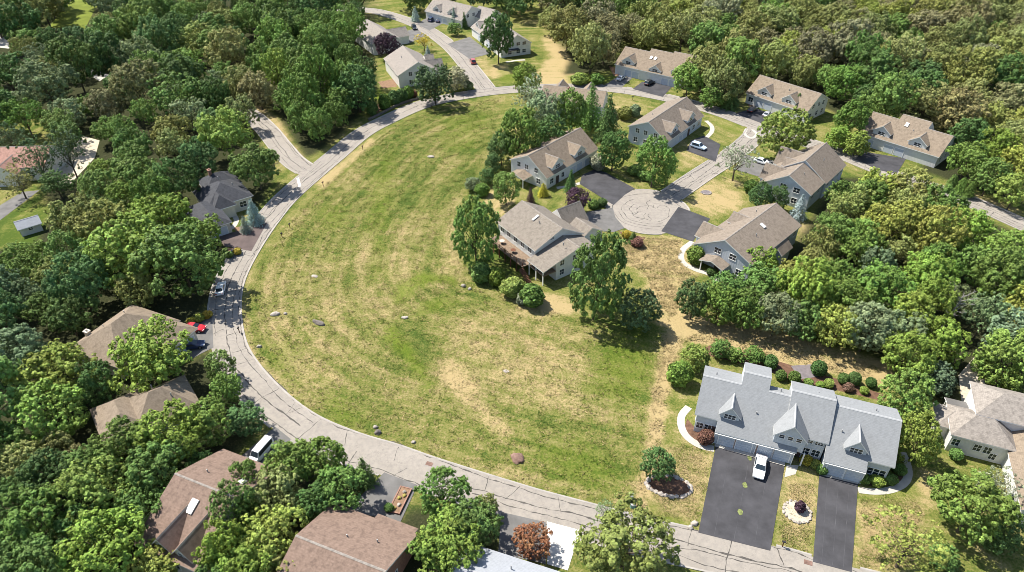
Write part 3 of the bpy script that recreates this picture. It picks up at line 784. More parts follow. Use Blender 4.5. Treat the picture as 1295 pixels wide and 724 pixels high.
    def garage(s, face, pos, w=2.4, h=2.2, mat=None):
        def b(bm):
            n = 4
            for k in range(n): bx(bm, -w / 2, w / 2, -0.05, 0.02, k * h / n + .015, (k + 1) * h / n - .015)
            bx(bm, -w / 2, w / 2, -0.025, 0.02, 0, h)
        def fr(bm):
            bx(bm, -w / 2 - .14, -w / 2, -.08, .02, 0, h + .14); bx(bm, w / 2, w / 2 + .14, -.08, .02, 0, h + .14); bx(bm, -w / 2, w / 2, -.08, .02, h, h + .14)
        o = bpy.data.objects.new('garage_door', cached(('garage_door', w, h), b, [M['garage'], M['glass']])); o.location = (pos[0], pos[1], 0.05); o.rotation_euler = (0, 0, FACE[face])
        link(o, s.o)
        f = bpy.data.objects.new('door_frame', cached(('door_frame', w, h), fr, [M['trim']])); link(f, o)
    def door(s, face, pos, w=1.0, h=2.1):
        def b(bm):
            bx(bm, -w / 2, w / 2, -.05, .02, 0, h); bx(bm, -w / 2 - .1, -w / 2, -.08, .02, 0, h + .1); bx(bm, w / 2, w / 2 + .1, -.08, .02, 0, h + .1); bx(bm, -w / 2, w / 2, -.08, .02, h, h + .1)
            bx(bm, -w * .3, w * .3, -.065, .0, h * .55, h * .92)
        o = bpy.data.objects.new('door', cached(('door', w, h), b, [M['door']])); o.location = (pos[0], pos[1], 0.05); o.rotation_euler = (0, 0, FACE[face]); link(o, s.o)
    def dormer(s, uc, wd, vf, vb, zb, ze, zp, back=False, win=(1.6, 1.0, 1)):
        """gabled dormer whose face stands at v = vf and whose ridge runs to v = vb inside the roof"""
        a0, a1 = (vf, vb) if not back else (vb, vf)
        wob = s.gable(a0, a1, uc - wd / 2, uc + wd / 2, ze, ze, uc, zp, ax='v', oa=(0.35, 0) if not back else (0, .35), ob=(.3, .3), z0=zb, parent=s.o,
                      wname='dormer', rname='dormer_roof_tmp')
        ro = [c for c in s.o.children if c.name.startswith('dormer_roof_tmp')]
        for r_ in ro: r_.name = 'roof'; r_.parent = wob
        if win:
            # window and pane are sub-parts of the dormer
            s.window('f' if not back else 'b', (uc, vf), (zb + ze) / 2 + .25, win[0], win[1], parent=wob, mull=win[2])
        return wob
    def box(s, name, u0, u1, v0, v1, z0, z1, mat, parent=None):
        bm = bmesh.new(); bx(bm, u0, u1, v0, v1, z0, z1); return mesh_obj(name, bm, mat, parent or s.o)
    def chimney(s, u, v, z0, z1, mat=None):
        bm = bmesh.new(); bx(bm, u - .45, u + .45, v - .35, v + .35, z0, z1); bx(bm, u - .55, u + .55, v - .45, v + .45, z1, z1 + .15); bx(bm, u - .15, u + .15, v - .15, v + .15, z1 + .15, z1 + .5)
        mesh_obj('chimney', bm, mat or M['brick'], s.o)
    def skylight(s, u, v, z, slope, w=.9, l=1.3):
        bm = bmesh.new(); bx(bm, -w / 2, w / 2, -l / 2, l / 2, 0, .16); bx(bm, -w / 2 + .1, w / 2 - .1, -l / 2 + .1, l / 2 - .1, .16, .19, 1)
        o = mesh_obj('skylight', bm, [M['trim'], M['lamp']], s.o, (u, v, z)); o.rotation_euler = (math.atan(slope), 0, 0)
    def vents(s, lst):
        for u, v, z in lst:
            bm = bmesh.new(); tube(bm, (u, v, z - .3), (u, v, z + .45), .09, .09, 8); mesh_obj('vent_pipe', bm, M['metal'], s.o)

# 1. the grey-roofed triplex by the double driveway
h = House('triplex_house', 'long grey-roofed triplex house with pale grey walls and six garage doors', (29.3, 75.5), -20.5, 'siding_grey', 'roof_grey')
pl = lambda v: 8.5 + (v - 5.0) * 0.865
h.gable(0.35, 3.6, 0.5, 9.0, pl(.5), 6.9, 5, 8.5, oa=(.4, 0))
h.gable(3.6, 6.0, -0.95, 9.0, pl(-.95), 6.9, 5, 8.5, oa=(0, 0), ob=(.35, .4))
h.gable(6.0, 10.2, -0.95, 10.2, pl(-.95), 8.6, 6.6, pl(6.6), oa=(0, .0), ob=(.35, .4))
h.gable(10.2, 13.6, -0.95, 7.2, pl(-.95), 7.5, 5, 8.5, oa=(0, 0), ob=(.35, .4))
h.gable(13.6, 19.7, 0.9, 9.1, 5.15, 7.9, 5.6, 9.3, oa=(.12, .3))
h.gable(13.6, 15.6, -0.95, 1.2, pl(-.95), pl(1.19), 1.19, pl(1.19), oa=(0, .2), ob=(.35, 0), cap=False)
pl3 = lambda v: 8.45 + (v - 5.5) * 0.79
h.gable(20.0, 25.7, -1.1, 9.2, pl3(-1.1), 7.1, 5.5, 8.45, oa=(.3, 0), ob=(.35, .4))
h.gable(25.7, 29.0, 0.3, 9.2, pl3(.3), 7.1, 5.5, 8.45, oa=(0, .4))
h.dormer(5.25, 2.9, 0.6, 4.6, 4.0, 5.75, 7.4, win=(1.7, .9, 2))
h.dormer(14.4, 4.5, -0.7, 4.8, 2.7, 5.6, 8.05, win=None)
dd = [c for c in h.o.children if c.name.startswith('dormer')][-1]
for k in (-1.25, 0, 1.25): h.window('f', (14.4 + k, -0.7), 5.15, .7, .7, parent=dd, mull=0)
h.dormer(23.8, 2.9, 0.5, 4.8, 3.8, 5.5, 7.2, win=(1.7, .95, 2))
for u in (5.55, 8.25, 11.35, 13.95): h.garage('f', (u, -.95), 2.35, 2.15)
for u in (21.75, 24.45): h.garage('f', (u, -1.1), 2.35, 2.15)
for u in (1.1, 2.4): h.window('f', (u, .5), 1.7, 1.0, 1.2)
for u in (17.3, 18.8): h.window('f', (u, .9), 1.8, 1.1, 1.3, mull=1); h.window('f', (u, .9), 4.0, 1.1, .7, mull=2)
for u in (26.6, 27.4, 28.3): h.window('f', (u, .3), 1.8, .75, 1.3, mull=0)
for z in (1.7, 4.4):
    for v in (2.5, 5.0, 7.2): h.window('l', (.35, v), z, 1.0, 1.3); h.window('r', (29.0, v), z, 1.0, 1.3)
h.door('f', (16.2, .9)); h.door('f', (3.0, .5), .9)
h.vents([(2, 6.5, 8.0), (9, 2.0, pl(2.0)), (17.5, 7.2, 8.3), (26, 7.0, 8.0), (21.5, 2.5, pl3(2.5)), (12, 6.0, 8.2)])
for (u0, u1, v) in ((3.6, 15.6, -1.42), (20.0, 25.7, -1.55)): h.box('gutter', u0, u1, v - .12, v - .02, 2.72, 2.86, M['trim'])
for u, v in ((10, -1.0), (15.6, -1.0), (3.65, -1.0), (20.0, -1.15), (25.65, -1.15), (23.1, -1.15)): h.box('downpipe', u - .06, u + .06, v - .12, v - .01, 0, 2.75, M['trim'])
for u in (6.9, 10.15, 12.65, 23.1): h.box('brick_pier', u - .14, u + .14, -1.03 if u < 20 else -1.18, -.96 if u < 20 else -1.11, 0.02, 2.4, M['brick'])
h.box('patio_wall', 10.25, 13.55, 8.9, 9.1, 0, 3.4, M['siding_grey'])
h.box('entry_post', 16.9, 17.1, -.9, -.7, 0, 2.8, M['trim'])

# 2. white house with the long deck
h = House('house', 'white two-storey house with taupe roof and long wooden deck facing the meadow', (2.1, 137.5), -54.4, 'siding', 'roof_greybrown')
h.gable(0.6, 14.8, -7.0, 6.0, 5.6, 5.0, 0, 8.5)
h.gable(14.8, 20.2, -5.6, 5.4, 4.8, 4.6, 0.3, 6.4, oa=(0, .4), ob=(3.7, .4))
h.gable(6.0, 12.5, 2.5, 9.0, 3.6, 3.6, 5.75, 6.7, ax='v', oa=(0, .4))
h.gable(9.2, 14.5, 5.8, 12.5, 3.2, 3.2, 9.0, 5.2, oa=(.1, .4))
for u in (2.5, 5.0, 7.6, 10.2, 12.8): h.window('f', (u, -7.0), 4.3, 1.3, 1.2); h.window('f', (u, -7.0), 1.6, 1.5, 1.6)
for v in (-4, -.5, 3): h.window('r', (20.2, v), 4.0, 1.1, 1.3)
for v in (-4, 0): h.window('r', (20.2, v), 1.6, 1.1, 1.3)
h.window('r', (14.8, -2.6), 6.7, .9, .5)
h.window('l', (.6, -3), 4.0, 1.2, 1.3); h.window('l', (.6, 2), 4.0, 1.2, 1.3); h.window('l', (.6, 0), 6.3, 1.0, 1.0)
h.garage('b', (11.8, 12.5), 4.6, 2.2)
h.skylight(7.6, -1.6, 7.95, .41, .5, 1.8)
h.vents([(9.5, -2, 7.8), (4, 1.5, 7.7), (18, -2, 6.7)])
dk = h.box('deck', 1.5, 15.0, -10.6, -7.05, 2.45, 2.6, M['wood'])
for u in np.linspace(1.7, 14.8, 7): h.box('deck_post', u - .1, u + .1, -10.5, -10.3, 0, 3.6, M['wood_dark'], dk)
h.box('railing', 1.6, 15.0, -10.55, -10.45, 3.45, 3.55, M['wood'], dk); h.box('railing', 1.55, 1.65, -10.5, -7.1, 3.45, 3.55, M['wood'], dk)
bm = bmesh.new()
for u in np.arange(1.8, 14.9, .3): bx(bm, u - .025, u + .025, -10.53, -10.47, 2.62, 3.45)
mesh_obj('baluster', bm, M['wood'], dk)
bm = bmesh.new()
for k in range(12): bx(bm, 15.0 + k * .28, 15.3 + k * .28, -11.6, -10.4, 2.3 - k * .2, 2.36 - k * .2)
mesh_obj('stair', bm, M['wood_dark'], dk)
h.box('porch_floor', 15.0, 20.3, -9.0, -5.7, 2.4, 2.6, M['wood'])
for u, v in ((15.2, -8.9), (20.0, -8.9), (17.6, -8.9)): h.box('porch_post', u - .1, u + .1, v - .1, v + .1, 0, 3.7, M['trim'])
h.box('porch_rail', 15.0, 20.2, -9.02, -8.94, 3.4, 3.5, M['trim'])
for (u, v, r_) in ((4.5, -9, .45), (8.5, -9, .5), (11.5, -8.8, .35)):
    pass

def duplex(label, O, ang, L, ze_b=5.0, roof='roof_tan', wall='siding', fr=-6.1, bk=6.0, zr=8.0, dorm=(), garages=(), ends='lr', ze_f=3.75, extra=None, steps=None, group=None):
    h = House('house', label, O, ang, wall, roof, group)
    sl = (zr - ze_f) / (-fr)
    if steps is None: h.gable(0, L, fr, bk, ze_f, ze_b, 0, zr)
    else:
        for k, (u0, u1, vr) in enumerate(steps):
            h.gable(u0, u1, fr, bk + vr * .4, ze_f, ze_b, vr, zr + vr * sl, oa=(.35 if k == 0 else .0, .35 if k == len(steps) - 1 else 0.0))
    for (uc, wd, vf, zp) in dorm:
        ze_ = zp - wd * .36; zpl = zr + vf * sl; vb = (zp - zr) / sl + .3
        h.dormer(uc, wd, vf, vb, zpl - .5, max(ze_, zpl + .7), zp, win=(min(1.8, wd * .5), .95, 1))
    for u, w_ in garages: h.garage('f', (u, fr), w_, 2.2)
    for e in ends:
        u = 0 if e == 'l' else L
        if steps: u = steps[0][0] if e == 'l' else steps[-1][1]
        for v in (-2.6, .6, 3.2): h.window(e, (u, v), 4.4, 1.1, 1.3)
        for v in (-3.4, .4, 3.6): h.window(e, (u, v), 1.6, 1.2, 1.4)
    return h
# 3..9 the tan-roofed pairs round the cul-de-sac and along the loop
h3 = duplex('white house with tan roof, two dormers and dark driveway onto the turning circle', (4.3, 161.9), 49.5, 22.6,
            dorm=((5.2, 4.8, -5.6, 7.1), (15.0, 4.8, -5.6, 7.1)), garages=((11.4, 2.5), (14.4, 2.5), (18.3, 2.5)))
h3.window('f', (2.2, -6.1), 1.7, 1.4, 1.4); h3.door('f', (4.6, -6.1)); h3.window('f', (7.0, -6.1), 1.7, 1.2, 1.4)
h3.gable(-3.4, 0, -1.0, 3.6, 2.7, 2.7, 1.3, 3.4, oa=(.3, 0), walls=False, rname='porch_roof', cap=False)
for v in (-.9, 3.5): h3.box('porch_post', -3.4, -3.2, v - .1, v + .1, 0, 2.7, M['trim'])
h3.box('back_gable', 6, 7, 6.1, 6.4, 0, .6, M['trim'])
h3.vents([(9, 3, 6.6), (18, 2.5, 6.9)])
h4 = duplex('pale grey house with brown-taupe roof and two dormers between loop road and cul-de-sac', (38.9, 183.4), 52.2, 23.6, roof='roof_taupe', wall='siding_grey',
            dorm=((5.6, 4.8, -5.6, 7.1), (16.2, 4.8, -5.6, 7.1)), garages=((9.4, 2.5), (12.2, 2.5)), ze_b=5.2)
h4.window('f', (18.0, -6.1), 1.7, 1.4, 1.4); h4.window('f', (21.5, -6.1), 1.7, 1.4, 1.4); h4.door('f', (14.8, -6.1)); h4.vents([(8, 3, 6.8), (19, -2, 6.7)])
h5 = House('house', 'white gabled house with brown-taupe roof and curved path below the turning circle', (45.0, 121.4), 45.0, 'siding_grey', 'roof_taupe')
h5.gable(0.2, 21.8, -6.6, 7.0, 5.1, 3.8, 0, 8.0)
h5.gable(10.6, 15.0, -8.4, -6.6, 3.4, 5.1, -6.61, 5.05, oa=(.3, .3), ob=(.4, 0), cap=False)
h5.gable(3.0, 9.0, 4.6, 9.6, 3.3, 3.3, 6.6, 6.0, ax='v', oa=(0, .3)) if False else h5.gable(2.0, 9.0, 4.6, 9.8, 3.4, 3.4, 7.2, 5.6, ax='v', oa=(0, .35))
h5.dormer(13.6, 4.2, 5.4, 0.8, 4.2, 5.5, 7.0, back=True)
for v in (-2.4, 1.2): h5.window('l', (.2, v), 4.6, 1.5, 1.3)
for v in (-4.4, 3.8): h5.window('l', (.2, v), 1.6, 1.3, 1.4)
h5.gable(-2.6, .2, -1.8, 3.2, 2.7, 2.7, .7, 3.5, oa=(.3, 0), walls=False, rname='porch_roof', cap=False)
for v in (-1.7, 3.1): h5.box('porch_post', -2.6, -2.4, v - .1, v + .1, 0, 2.7, M['trim'])
h5.garage('b', (7.2, 9.0), 4.4, 2.2); h5.door('l', (.2, .7))
for u in (2.5, 6, 17, 20): h5.window('f', (u, -6.6), 3.6, 1.2, 1.3)
h5.window('r', (21.8, -2), 4.4, 1.2, 1.3); h5.skylight(12.2, -2.2, 7.12, .44); h5.vents([(8, -3, 6.9), (17, 2, 7.0)])
h6 = House('house', 'white house with stepped beige and brown roof behind the blue spruce', (68.6, 151.3), 48.9, 'siding_grey', 'roof_taupe')
h6.gable(-0.6, 8.2, -6.0, 6.6, 4.9, 3.7, 0, 8.0, oa=(.35, .0)); h6.gable(8.2, 21.6, -6.4, 7.6, 4.7, 3.5, -.3, 8.9, oa=(.3, .35))
h6.gable(2.6, 8.3, 3.6, 8.2, 3.4, 3.4, 5.9, 6.2, ax='v', oa=(0, .35)); h6.gable(2.6, 8.9, 13.6, 18.6, 3.5, 3.5, 16.1, 7.0, ax='v', oa=(0, .35)); h6.dormer(10.6, 3.4, 5.2, .6, 4.4, 5.6, 7.0, back=True)
for v in (-2.6, .8): h6.window('l', (-.6, v), 4.6, 1.5, 1.3); h6.window('l', (-.6, v), 1.7, 1.3, 1.4)
for u in (1.5, 5.5): h6.window('f', (u, -6.0), 3.4, 1.3, 1.3)
for u in (10.5, 14, 17.5, 20): h6.window('f', (u, -6.4), 3.4, 1.2, 1.3)
h6.window('l', (8.2, -5.0), 7.0, .8, .5) if False else None
h6.vents([(4, -2, 7.0), (14, -3, 7.6)])
h7 = duplex('white house with tan stepped roof, two dormers and dark driveways below the wood', (106.8, 189.4), -47.2, 20.5,
            dorm=((4.2, 4.8, -5.6, 7.1), (14.2, 4.8, -5.6, 7.1)), garages=((1.8, 2.5), (7.4, 2.4), (10.4, 2.4)), steps=((-1.4, 5.9, 0), (5.9, 14.0, 1.6), (14.0, 20.4, -.3)))
h7.skylight(8.6, -1.0, 7.4, .7); h7.vents([(11, -2, 6.7)])
h8 = duplex('white house with long tan roof behind the round yellow-green street tree', (81.8, 221.4), -49.9, 21.4,
            dorm=((5.8, 4.8, -5.6, 7.0), (14.6, 4.8, -5.6, 7.0)), garages=((5.2, 2.5), (8.2, 2.5)))
h8.window('f', (1.8, -6.1), 1.7, 1.6, 1.4); h8.vents([(12, -2, 6.8)])
h9 = duplex('white house with tan stepped roof and pair of bright skylights at the wood edge', (41.5, 251.0), -36.0, 26.0, fr=-7.0, bk=6.5,
            dorm=((4.6, 4.8, -6.3, 7.0), (15.4, 4.6, -6.8, 6.2), (23.5, 4.8, -6.2, 7.0)), garages=((5.2, 2.5), (8.2, 2.5), (19.6, 2.5), (22.6, 2.5)),
            steps=((0, 9.5, 0), (9.5, 18.0, 1.2), (18.0, 26.0, 1.9)))
h9.skylight(11.4, -2.2, 6.75, .6); h9.skylight(13.0, -2.2, 6.75, .6)
h10 = House('house', 'brown-roofed house whose roof shows low behind the evergreen screen', (12.4, 212.0), -16.5, 'siding', 'roof_tan')
h10.gable(-2, 17.5, -5.6, 6.5, 5.2, 3.8, 0, 8.0); h10.dormer(2.6, 4.0, 5.4, .5, 4.4, 6.4, 8.3, back=True); h10.dormer(11.8, 4.0, 5.4, .5, 4.4, 6.4, 8.3, back=True)
for u in (1, 5, 9, 13): h10.window('f', (u, -5.6), 3.6, 1.2, 1.3)
h10.chimney(6.5, -2.5, 6, 8.6); h10.vents([(9, -2, 7.3)])
h11 = House('house', 'white house with pale beige roof beside the side street', (-39.8, 251.8), -67.4, 'siding', 'roof_pale')
h11.gable(0.3, 19.6, -7.2, 6.2, 4.6, 4.6, 0, 8.2); h11.gable(5.8, 9.0, 4.2, 9.4, 3.5, 3.5, 6.8, 6.0, ax='v', oa=(0, .3), fp=False)
for v in (-3, 0, 2.6): h11.window('r', (19.6, v), 4.4, 1.2, 1.4); h11.window('r', (19.6, v), 1.6, 1.2, 1.4)
h11.gable(9.5, 14.5, 3.0, 10.0, 3.6, 3.6, 12.0, 6.2, ax='v', oa=(0, .3)) if False else h11.gable(3.0, 10.4, 10.0, 15.0, 3.4, 3.4, 12.5, 6.0, ax='v', oa=(0, .3))
h11.window('l', (.3, 0), 4.6); h11.vents([(9, -3, 6.9)])
h12 = House('house', 'white house with beige roof partly behind the dark purple tree', (-58.3, 285.6), -59.3, 'siding', 'roof_pale')
h12.gable(-1, 19.5, -6, 5.6, 4.6, 4.6, 0, 8.0); h12.gable(3.0, 12.0, 6.0, 12.5, 3.4, 3.4, 9.2, 5.8, ax='v', oa=(0, .3))
for v in (-2.5, 0, 2.5): h12.window('r', (19.5, v), 4.6, 1.2, 1.3)
h13 = House('house', 'white house with beige cross-gabled roof at the far end of the side street', (-29.6, 316.5), -41.8, 'siding', 'roof_pale')
h13.gable(-6, 16.5, -6.4, 8.0, 3.8, 4.8, 0, 8.2); h13.dormer(0.5, 4.4, -5.6, .2, 3.9, 5.2, 6.8); h13.dormer(9.5, 4.4, -5.6, .2, 3.9, 5.2, 6.8)
h13.gable(14.0, 24.0, 2.0, 12.0, 3.6, 3.6, 7.0, 6.6, oa=(0, .4))
for v in (-2.5, 1, 4.5): h13.window('r', (16.5, v), 4.6, 1.3, 1.3)
for u in (-3, 3.0, 6.2): h13.garage('f', (u, -6.4), 2.5, 2.2)
h14 = House('house', 'white house with beige roof behind the tall lone tree by the side street', (-10.7, 293.7), -66.0, 'siding', 'roof_pale')
h14.gable(0, 31, -6.6, 5.8, 3.8, 4.6, 0, 8.0); h14.dormer(4.5, 4.4, -5.6, .1, 3.9, 5.3, 6.8); h14.dormer(14, 4.4, -5.6, .1, 3.9, 5.3, 6.8)
for v in (-3, .5, 3): h14.window('r', (31, v), 4.5, 1.4, 1.2); h14.window('r', (31, v), 1.6, 1.4, 1.3)
for u in (8.0, 11.0, 18.5, 21.5): h14.garage('f', (u, -6.6), 2.5, 2.2)
h14.box('awning', 31.0, 33.0, -4.5, .5, 2.75, 2.9, M['roof_slate'])
# 15..19 the houses among the trees on the outer side of the loop
h15 = House('house', 'low dark slate-roofed house with many hips behind the blue spruces', (-74.7, 155.7), -52.2, 'siding_cream', 'roof_slate')
h15.hip(-3.6, 3.4, -4.0, 4.0, 3.6, 6.2); h15.hip(1.0, 11.5, -6.6, 3.8, 3.4, 6.6); h15.hip(8.0, 20.0, -11.0, -4.6, 3.0, 5.2); h15.hip(7.0, 13.0, -5.6, -1.0, 3.2, 5.6)
h15.garage('r', (20.0, -7.8), 4.6, 2.1); h15.chimney(-.6, -1.5, 4, 7.0); h15.window('r', (11.5, 1.5), 1.7, 1.6, 1.4); h15.window('r', (11.5, -2.5), 1.7, 1.6, 1.4)
h15.vents([(4.5, -1, 6.7), (7.5, 1.2, 5.6)])
h16 = House('house', 'brown hip-roofed house in the trees beside the red car', (-70.5, 99.5), -23.5, 'siding_cream', 'roof_tan')
h16.hip(-5.6, 6.0, -10.2, 3.2, 3.4, 7.2); h16.hip(4.0, 10.5, -3.6, 3.0, 3.2, 5.4); h16.chimney(-4.6, -7.0, 3, 5.2, M['siding_cream']); h16.vents([(-2.6, -5, 5.4), (-1.5, -1, 6.2)])
h16.window('f', (-2.5, -10.2), 1.7); h16.window('f', (1.5, -10.2), 1.7); h16.garage('r', (10.5, 0), 4.6, 2.1)
h17 = House('house', 'tan hip-roofed house hemmed in by maples beside the loop road', (-63.8, 80.3), 38.0, 'siding_cream', 'roof_tan')
h17.hip(-5.4, 1.2, -8.6, .8, 3.1, 5.6); h17.hip(-1.0, 8.4, -9.0, -.6, 3.3, 6.6); h17.vents([(3.5, -3.0, 5.9), (5.5, -6.5, 5.6)]); h17.window('r', (8.4, -4), 1.7, 1.6, 1.4); h17.garage('f', (3, -9.0), 4.6, 2.1)
h18 = House('house', 'brown-roofed house with skylight and two pointed dormers under dense trees', (-49.1, 57.4), -22.3, 'siding_cream', 'roof_brown')
h18.gable(0.2, 10.2, -4.4, 12.4, 3.6, 3.6, 4.4, 7.4)
h18.dormer(4.6, 2.9, -3.9, 1.6, 3.1, 4.6, 6.4); h18.dormer(8.1, 2.9, -3.9, 1.6, 3.1, 4.6, 6.4)
h18.skylight(5.2, 1.6, 6.25, .43, 1.1, 2.0); h18.skylight(8.6, 7.6, 5.95, -.47, .9, 1.0); h18.vents([(3, 7, 6.3), (10, 2, 6.6)])
for u in (1.6, 6.4): h18.window('f', (u, -4.4), 1.8, 1.3, 1.4)
for v in (-1, 3, 7): h18.window('l', (.2, v), 1.8, 1.2, 1.3)
h18.box('deck', -2.6, .15, -2.5, 3.0, 1.4, 1.6, M['wood']); h18.box('railing', -2.6, -2.5, -2.5, 3.0, 2.4, 2.5, M['trim'])
h19 = House('house', 'brown-roofed house with shallow roof beside the brick planter driveway', (-24.9, 51.0), -22.0, 'brick', 'roof_brown')
h19.gable(-3.4, 9.4, -7.5, 7.4, 3.4, 3.4, 0, 6.3, oa=(.4, .4), ob=(.5, .5)); h19.gable(3.2, 9.0, 7.4, 8.6, 3.2, 2.9, 7.41, 3.25, oa=(.3, .3), ob=(0, .3), cap=False)
h19.garage('b', (1.0, 7.4), 4.6, 2.1); h19.vents([(2, 3, 5.1), (6, 4, 4.8)]); h19.window('r', (9.4, 2), 1.8, 1.4, 1.3); h19.window('r', (9.4, -3), 1.8, 1.4, 1.3); h19.chimney(6.6, -4.0, 4, 7.0)
h20 = House('house', 'pale grey roofed house beside the copper-leaved tree and white driveway', (-4.0, 52.8), -19.3, 'siding', 'roof_white')
h20.gable(-1.5, 13.0, -10.0, -.4, 3.3, 3.3, -5.2, 5.8); h20.garage('b', (3, -.4), 4.6, 2.1); h20.garage('b', (9.5, -.4), 4.6, 2.1); h20.vents([(5, -2.5, 4.7)])
h21 = House('house', 'white stuccoed house with stepped beige roofs and gravel yard at its back', (67.0, 70.4), -21.9, 'siding', 'roof_pale')
h21.hip(1.4, 9.4, 2.2, 8.4, 3.9, 6.0)
h21.hip(4.6, 14.0, 6.0, 13.0, 6.0, 8.2)
h21.hip(-.2, 4.4, 4.6, 9.0, 3.0, 4.6); h21.gable(-9.0, 6.0, 9.3, 17.5, 3.6, 3.6, 13.4, 6.4, ax='v', oa=(.4, .2), rmat=M['roof_tan'])
for u in (2.2, 5.2, 6.6): h21.window('f', (u, 2.2), 2.2, 1.0, 1.3)
h21.window('f', (5.6, 6.0), 5.6, .9, .5); h21.window('f', (7.6, 2.2), 1.2, .9, 1.2)
h21.gable(1.6, 4.6, 9.0, 11.6, 2.7, 2.7, 10.3, 3.1, oa=(.2, 0), walls=False, rname='pergola_roof', cap=False, rmat=M['asphalt_old_and_shade'])
h21.box('pergola_post', 1.6, 1.8, 9.1, 9.3, 0, 2.6, M['trim']); h21.box('pergola_post', 1.6, 1.8, 11.3, 11.5, 0, 2.6, M['trim'])
A_ = P(-40, 188, 7); h22 = House('house', 'reddish-roofed house half hidden by airy trees beside the pale drive', A_, 4.0, 'siding', 'roof_pink')
h22.gable(0, 21, -6, 6, 4.2, 4.2, 0, 7.2); h22.gable(-9.0, 0, 9, 15, 3.8, 3.8, 12, 6.0, ax='v', oa=(.4, 0))
for u in (3, 7, 17): h22.window('f', (u, -6), 1.8, 1.4, 1.4)
x_, y_ = P(40, 292); hs = House('garden_shed', 'small garden shed with pale grey roof on the green lawn', (x_, y_), 40, 'siding', 'roof_white'); hs.o['category'] = 'shed'
hs.gable(-2.2, 2.2, -1.7, 1.7, 2.3, 2.3, 0, 3.4); hs.door('l', (-2.2, 0), 1.2, 1.9); hs.window('f', (0, -1.7), 1.4, .8, .7)

# ------------------------------------------------------------------ trees and shrubs
def unit(v): return v / np.maximum(np.linalg.norm(v, axis=-1, keepdims=True), 1e-6)
def leaf_mesh(name, pts, nrm, size, tint, r, aspect=1.0):
    n = len(pts); a = unit(np.cross(nrm, r.normal(size=(n, 3)))); b = unit(np.cross(nrm, a))
    s = (size * r.uniform(.65, 1.35, n))[:, None]
    # five-sided leafy tuft, bent along its middle
    V = np.stack([pts - a * s, pts - b * s * .75 * aspect - nrm * s * .25, pts + a * s * 1.05, pts + b * s * .8 * aspect - nrm * s * .25], 1)
    F = np.arange(n * 4).reshape(n, 4)
    return np_mesh(name, V.reshape(-1, 3), F, [M['leaf']], np.repeat(tint, 4, 0), 'tint')
def trunk_mesh(name, tips, r, zt=0.55, rad=0.022, zfork=.22):
    bm = bmesh.new()
    tube(bm, (0, 0, -0.01), (0.006, .004, zfork), rad, rad * .78, 8); tube(bm, (0.006, .004, zfork), (-.004, .006, zt), rad * .78, rad * .3, 7)
    for t in tips:
        k = r.uniform(.0, .6); p = Vector((0.006, .004, zfork)).lerp(Vector((-.004, .006, zt)), k); t = Vector(t)
        mid = p.lerp(t, .5) + Vector((0, 0, .03)); tube(bm, p, mid, rad * .45, rad * .3, 5); tube(bm, mid, t, rad * .3, rad * .1, 5)
    bmesh.ops.recalc_face_normals(bm, faces=bm.faces[:])
    me = bpy.data.meshes.new(name); bm.to_mesh(me); bm.free(); me.materials.append(M['bark']); return me
def crown_broad(seed, lobes=30, clumps=21, leaves=20, zc=.57, rz=.42, lob=(.12, .25), rough=.10, leaf=.0158, low=-.85, gap=1.0, cl_r=(.026, .044)):
    """lobes over an uneven dome, clumps over each lobe, leaves over each clump"""
    r = np.random.default_rng(seed); i = np.arange(lobes) + .5; ph = np.arccos(1 - 1.82 * i / lobes); th = i * 2.39996 + r.uniform(0, 6)
    d = np.stack([np.cos(th) * np.sin(ph), np.sin(th) * np.sin(ph), np.cos(ph)], 1); d = unit(d + r.normal(0, .2, d.shape)); d = d[d[:, 2] > low]
    L = len(d); rad = r.uniform(*lob, L); k = (0.5 - rad * .8) * r.uniform(1 - rough * 2.0, 1 + rough, L)
    C = np.stack([d[:, 0] * k, d[:, 1] * k, zc + d[:, 2] * (rz - rad * .75) * r.uniform(1 - rough, 1 + rough, L)], 1)
    P_, N_, T_ = [], [], []
    for q in range(L):
        nc = max(6, int(clumps * (rad[q] / .17) ** 1.7)); cd = unit(r.normal(size=(nc, 3)) + d[q] * .95 + np.array([0, 0, .25])); cc = C[q] + cd * (rad[q] * r.uniform(.55, 1.12, nc))[:, None] * np.array([1, 1, .9])
        lobe_t = r.uniform(0, 1)
        for c, dirn in zip(cc, cd):
            if r.random() > gap: continue
            cr = r.uniform(*cl_r); n = int(leaves * r.uniform(.75, 1.25)); e = unit(r.normal(size=(n, 3)) + dirn * .55); p = c + e * (cr * r.uniform(.45, 1, n) ** .5)[:, None]
            P_.append(p); N_.append(unit(e * .9 + dirn * .35 + r.normal(0, .22, (n, 3)) + np.array([0, 0, .3])))
            ct = .55 * r.uniform() + .45 * lobe_t
            T_.append(np.stack([np.full(n, ct), r.uniform(0, 1, n), np.clip(.5 * lobe_t + .5 * r.uniform(0, 1, n), 0, 1)], 1))
    # sparse leaves inside so that the crown is not hollow
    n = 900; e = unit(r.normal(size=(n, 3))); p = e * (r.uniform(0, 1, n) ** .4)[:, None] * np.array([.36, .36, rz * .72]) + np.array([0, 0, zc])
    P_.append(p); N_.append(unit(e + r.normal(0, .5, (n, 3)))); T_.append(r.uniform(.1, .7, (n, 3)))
    tips = C[np.argsort(r.random(L))[:9]] * np.array([.82, .82, .95])
    return leaf_mesh('crown', np.concatenate(P_), np.concatenate(N_), leaf, np.concatenate(T_), r), trunk_mesh('trunk', tips, r)
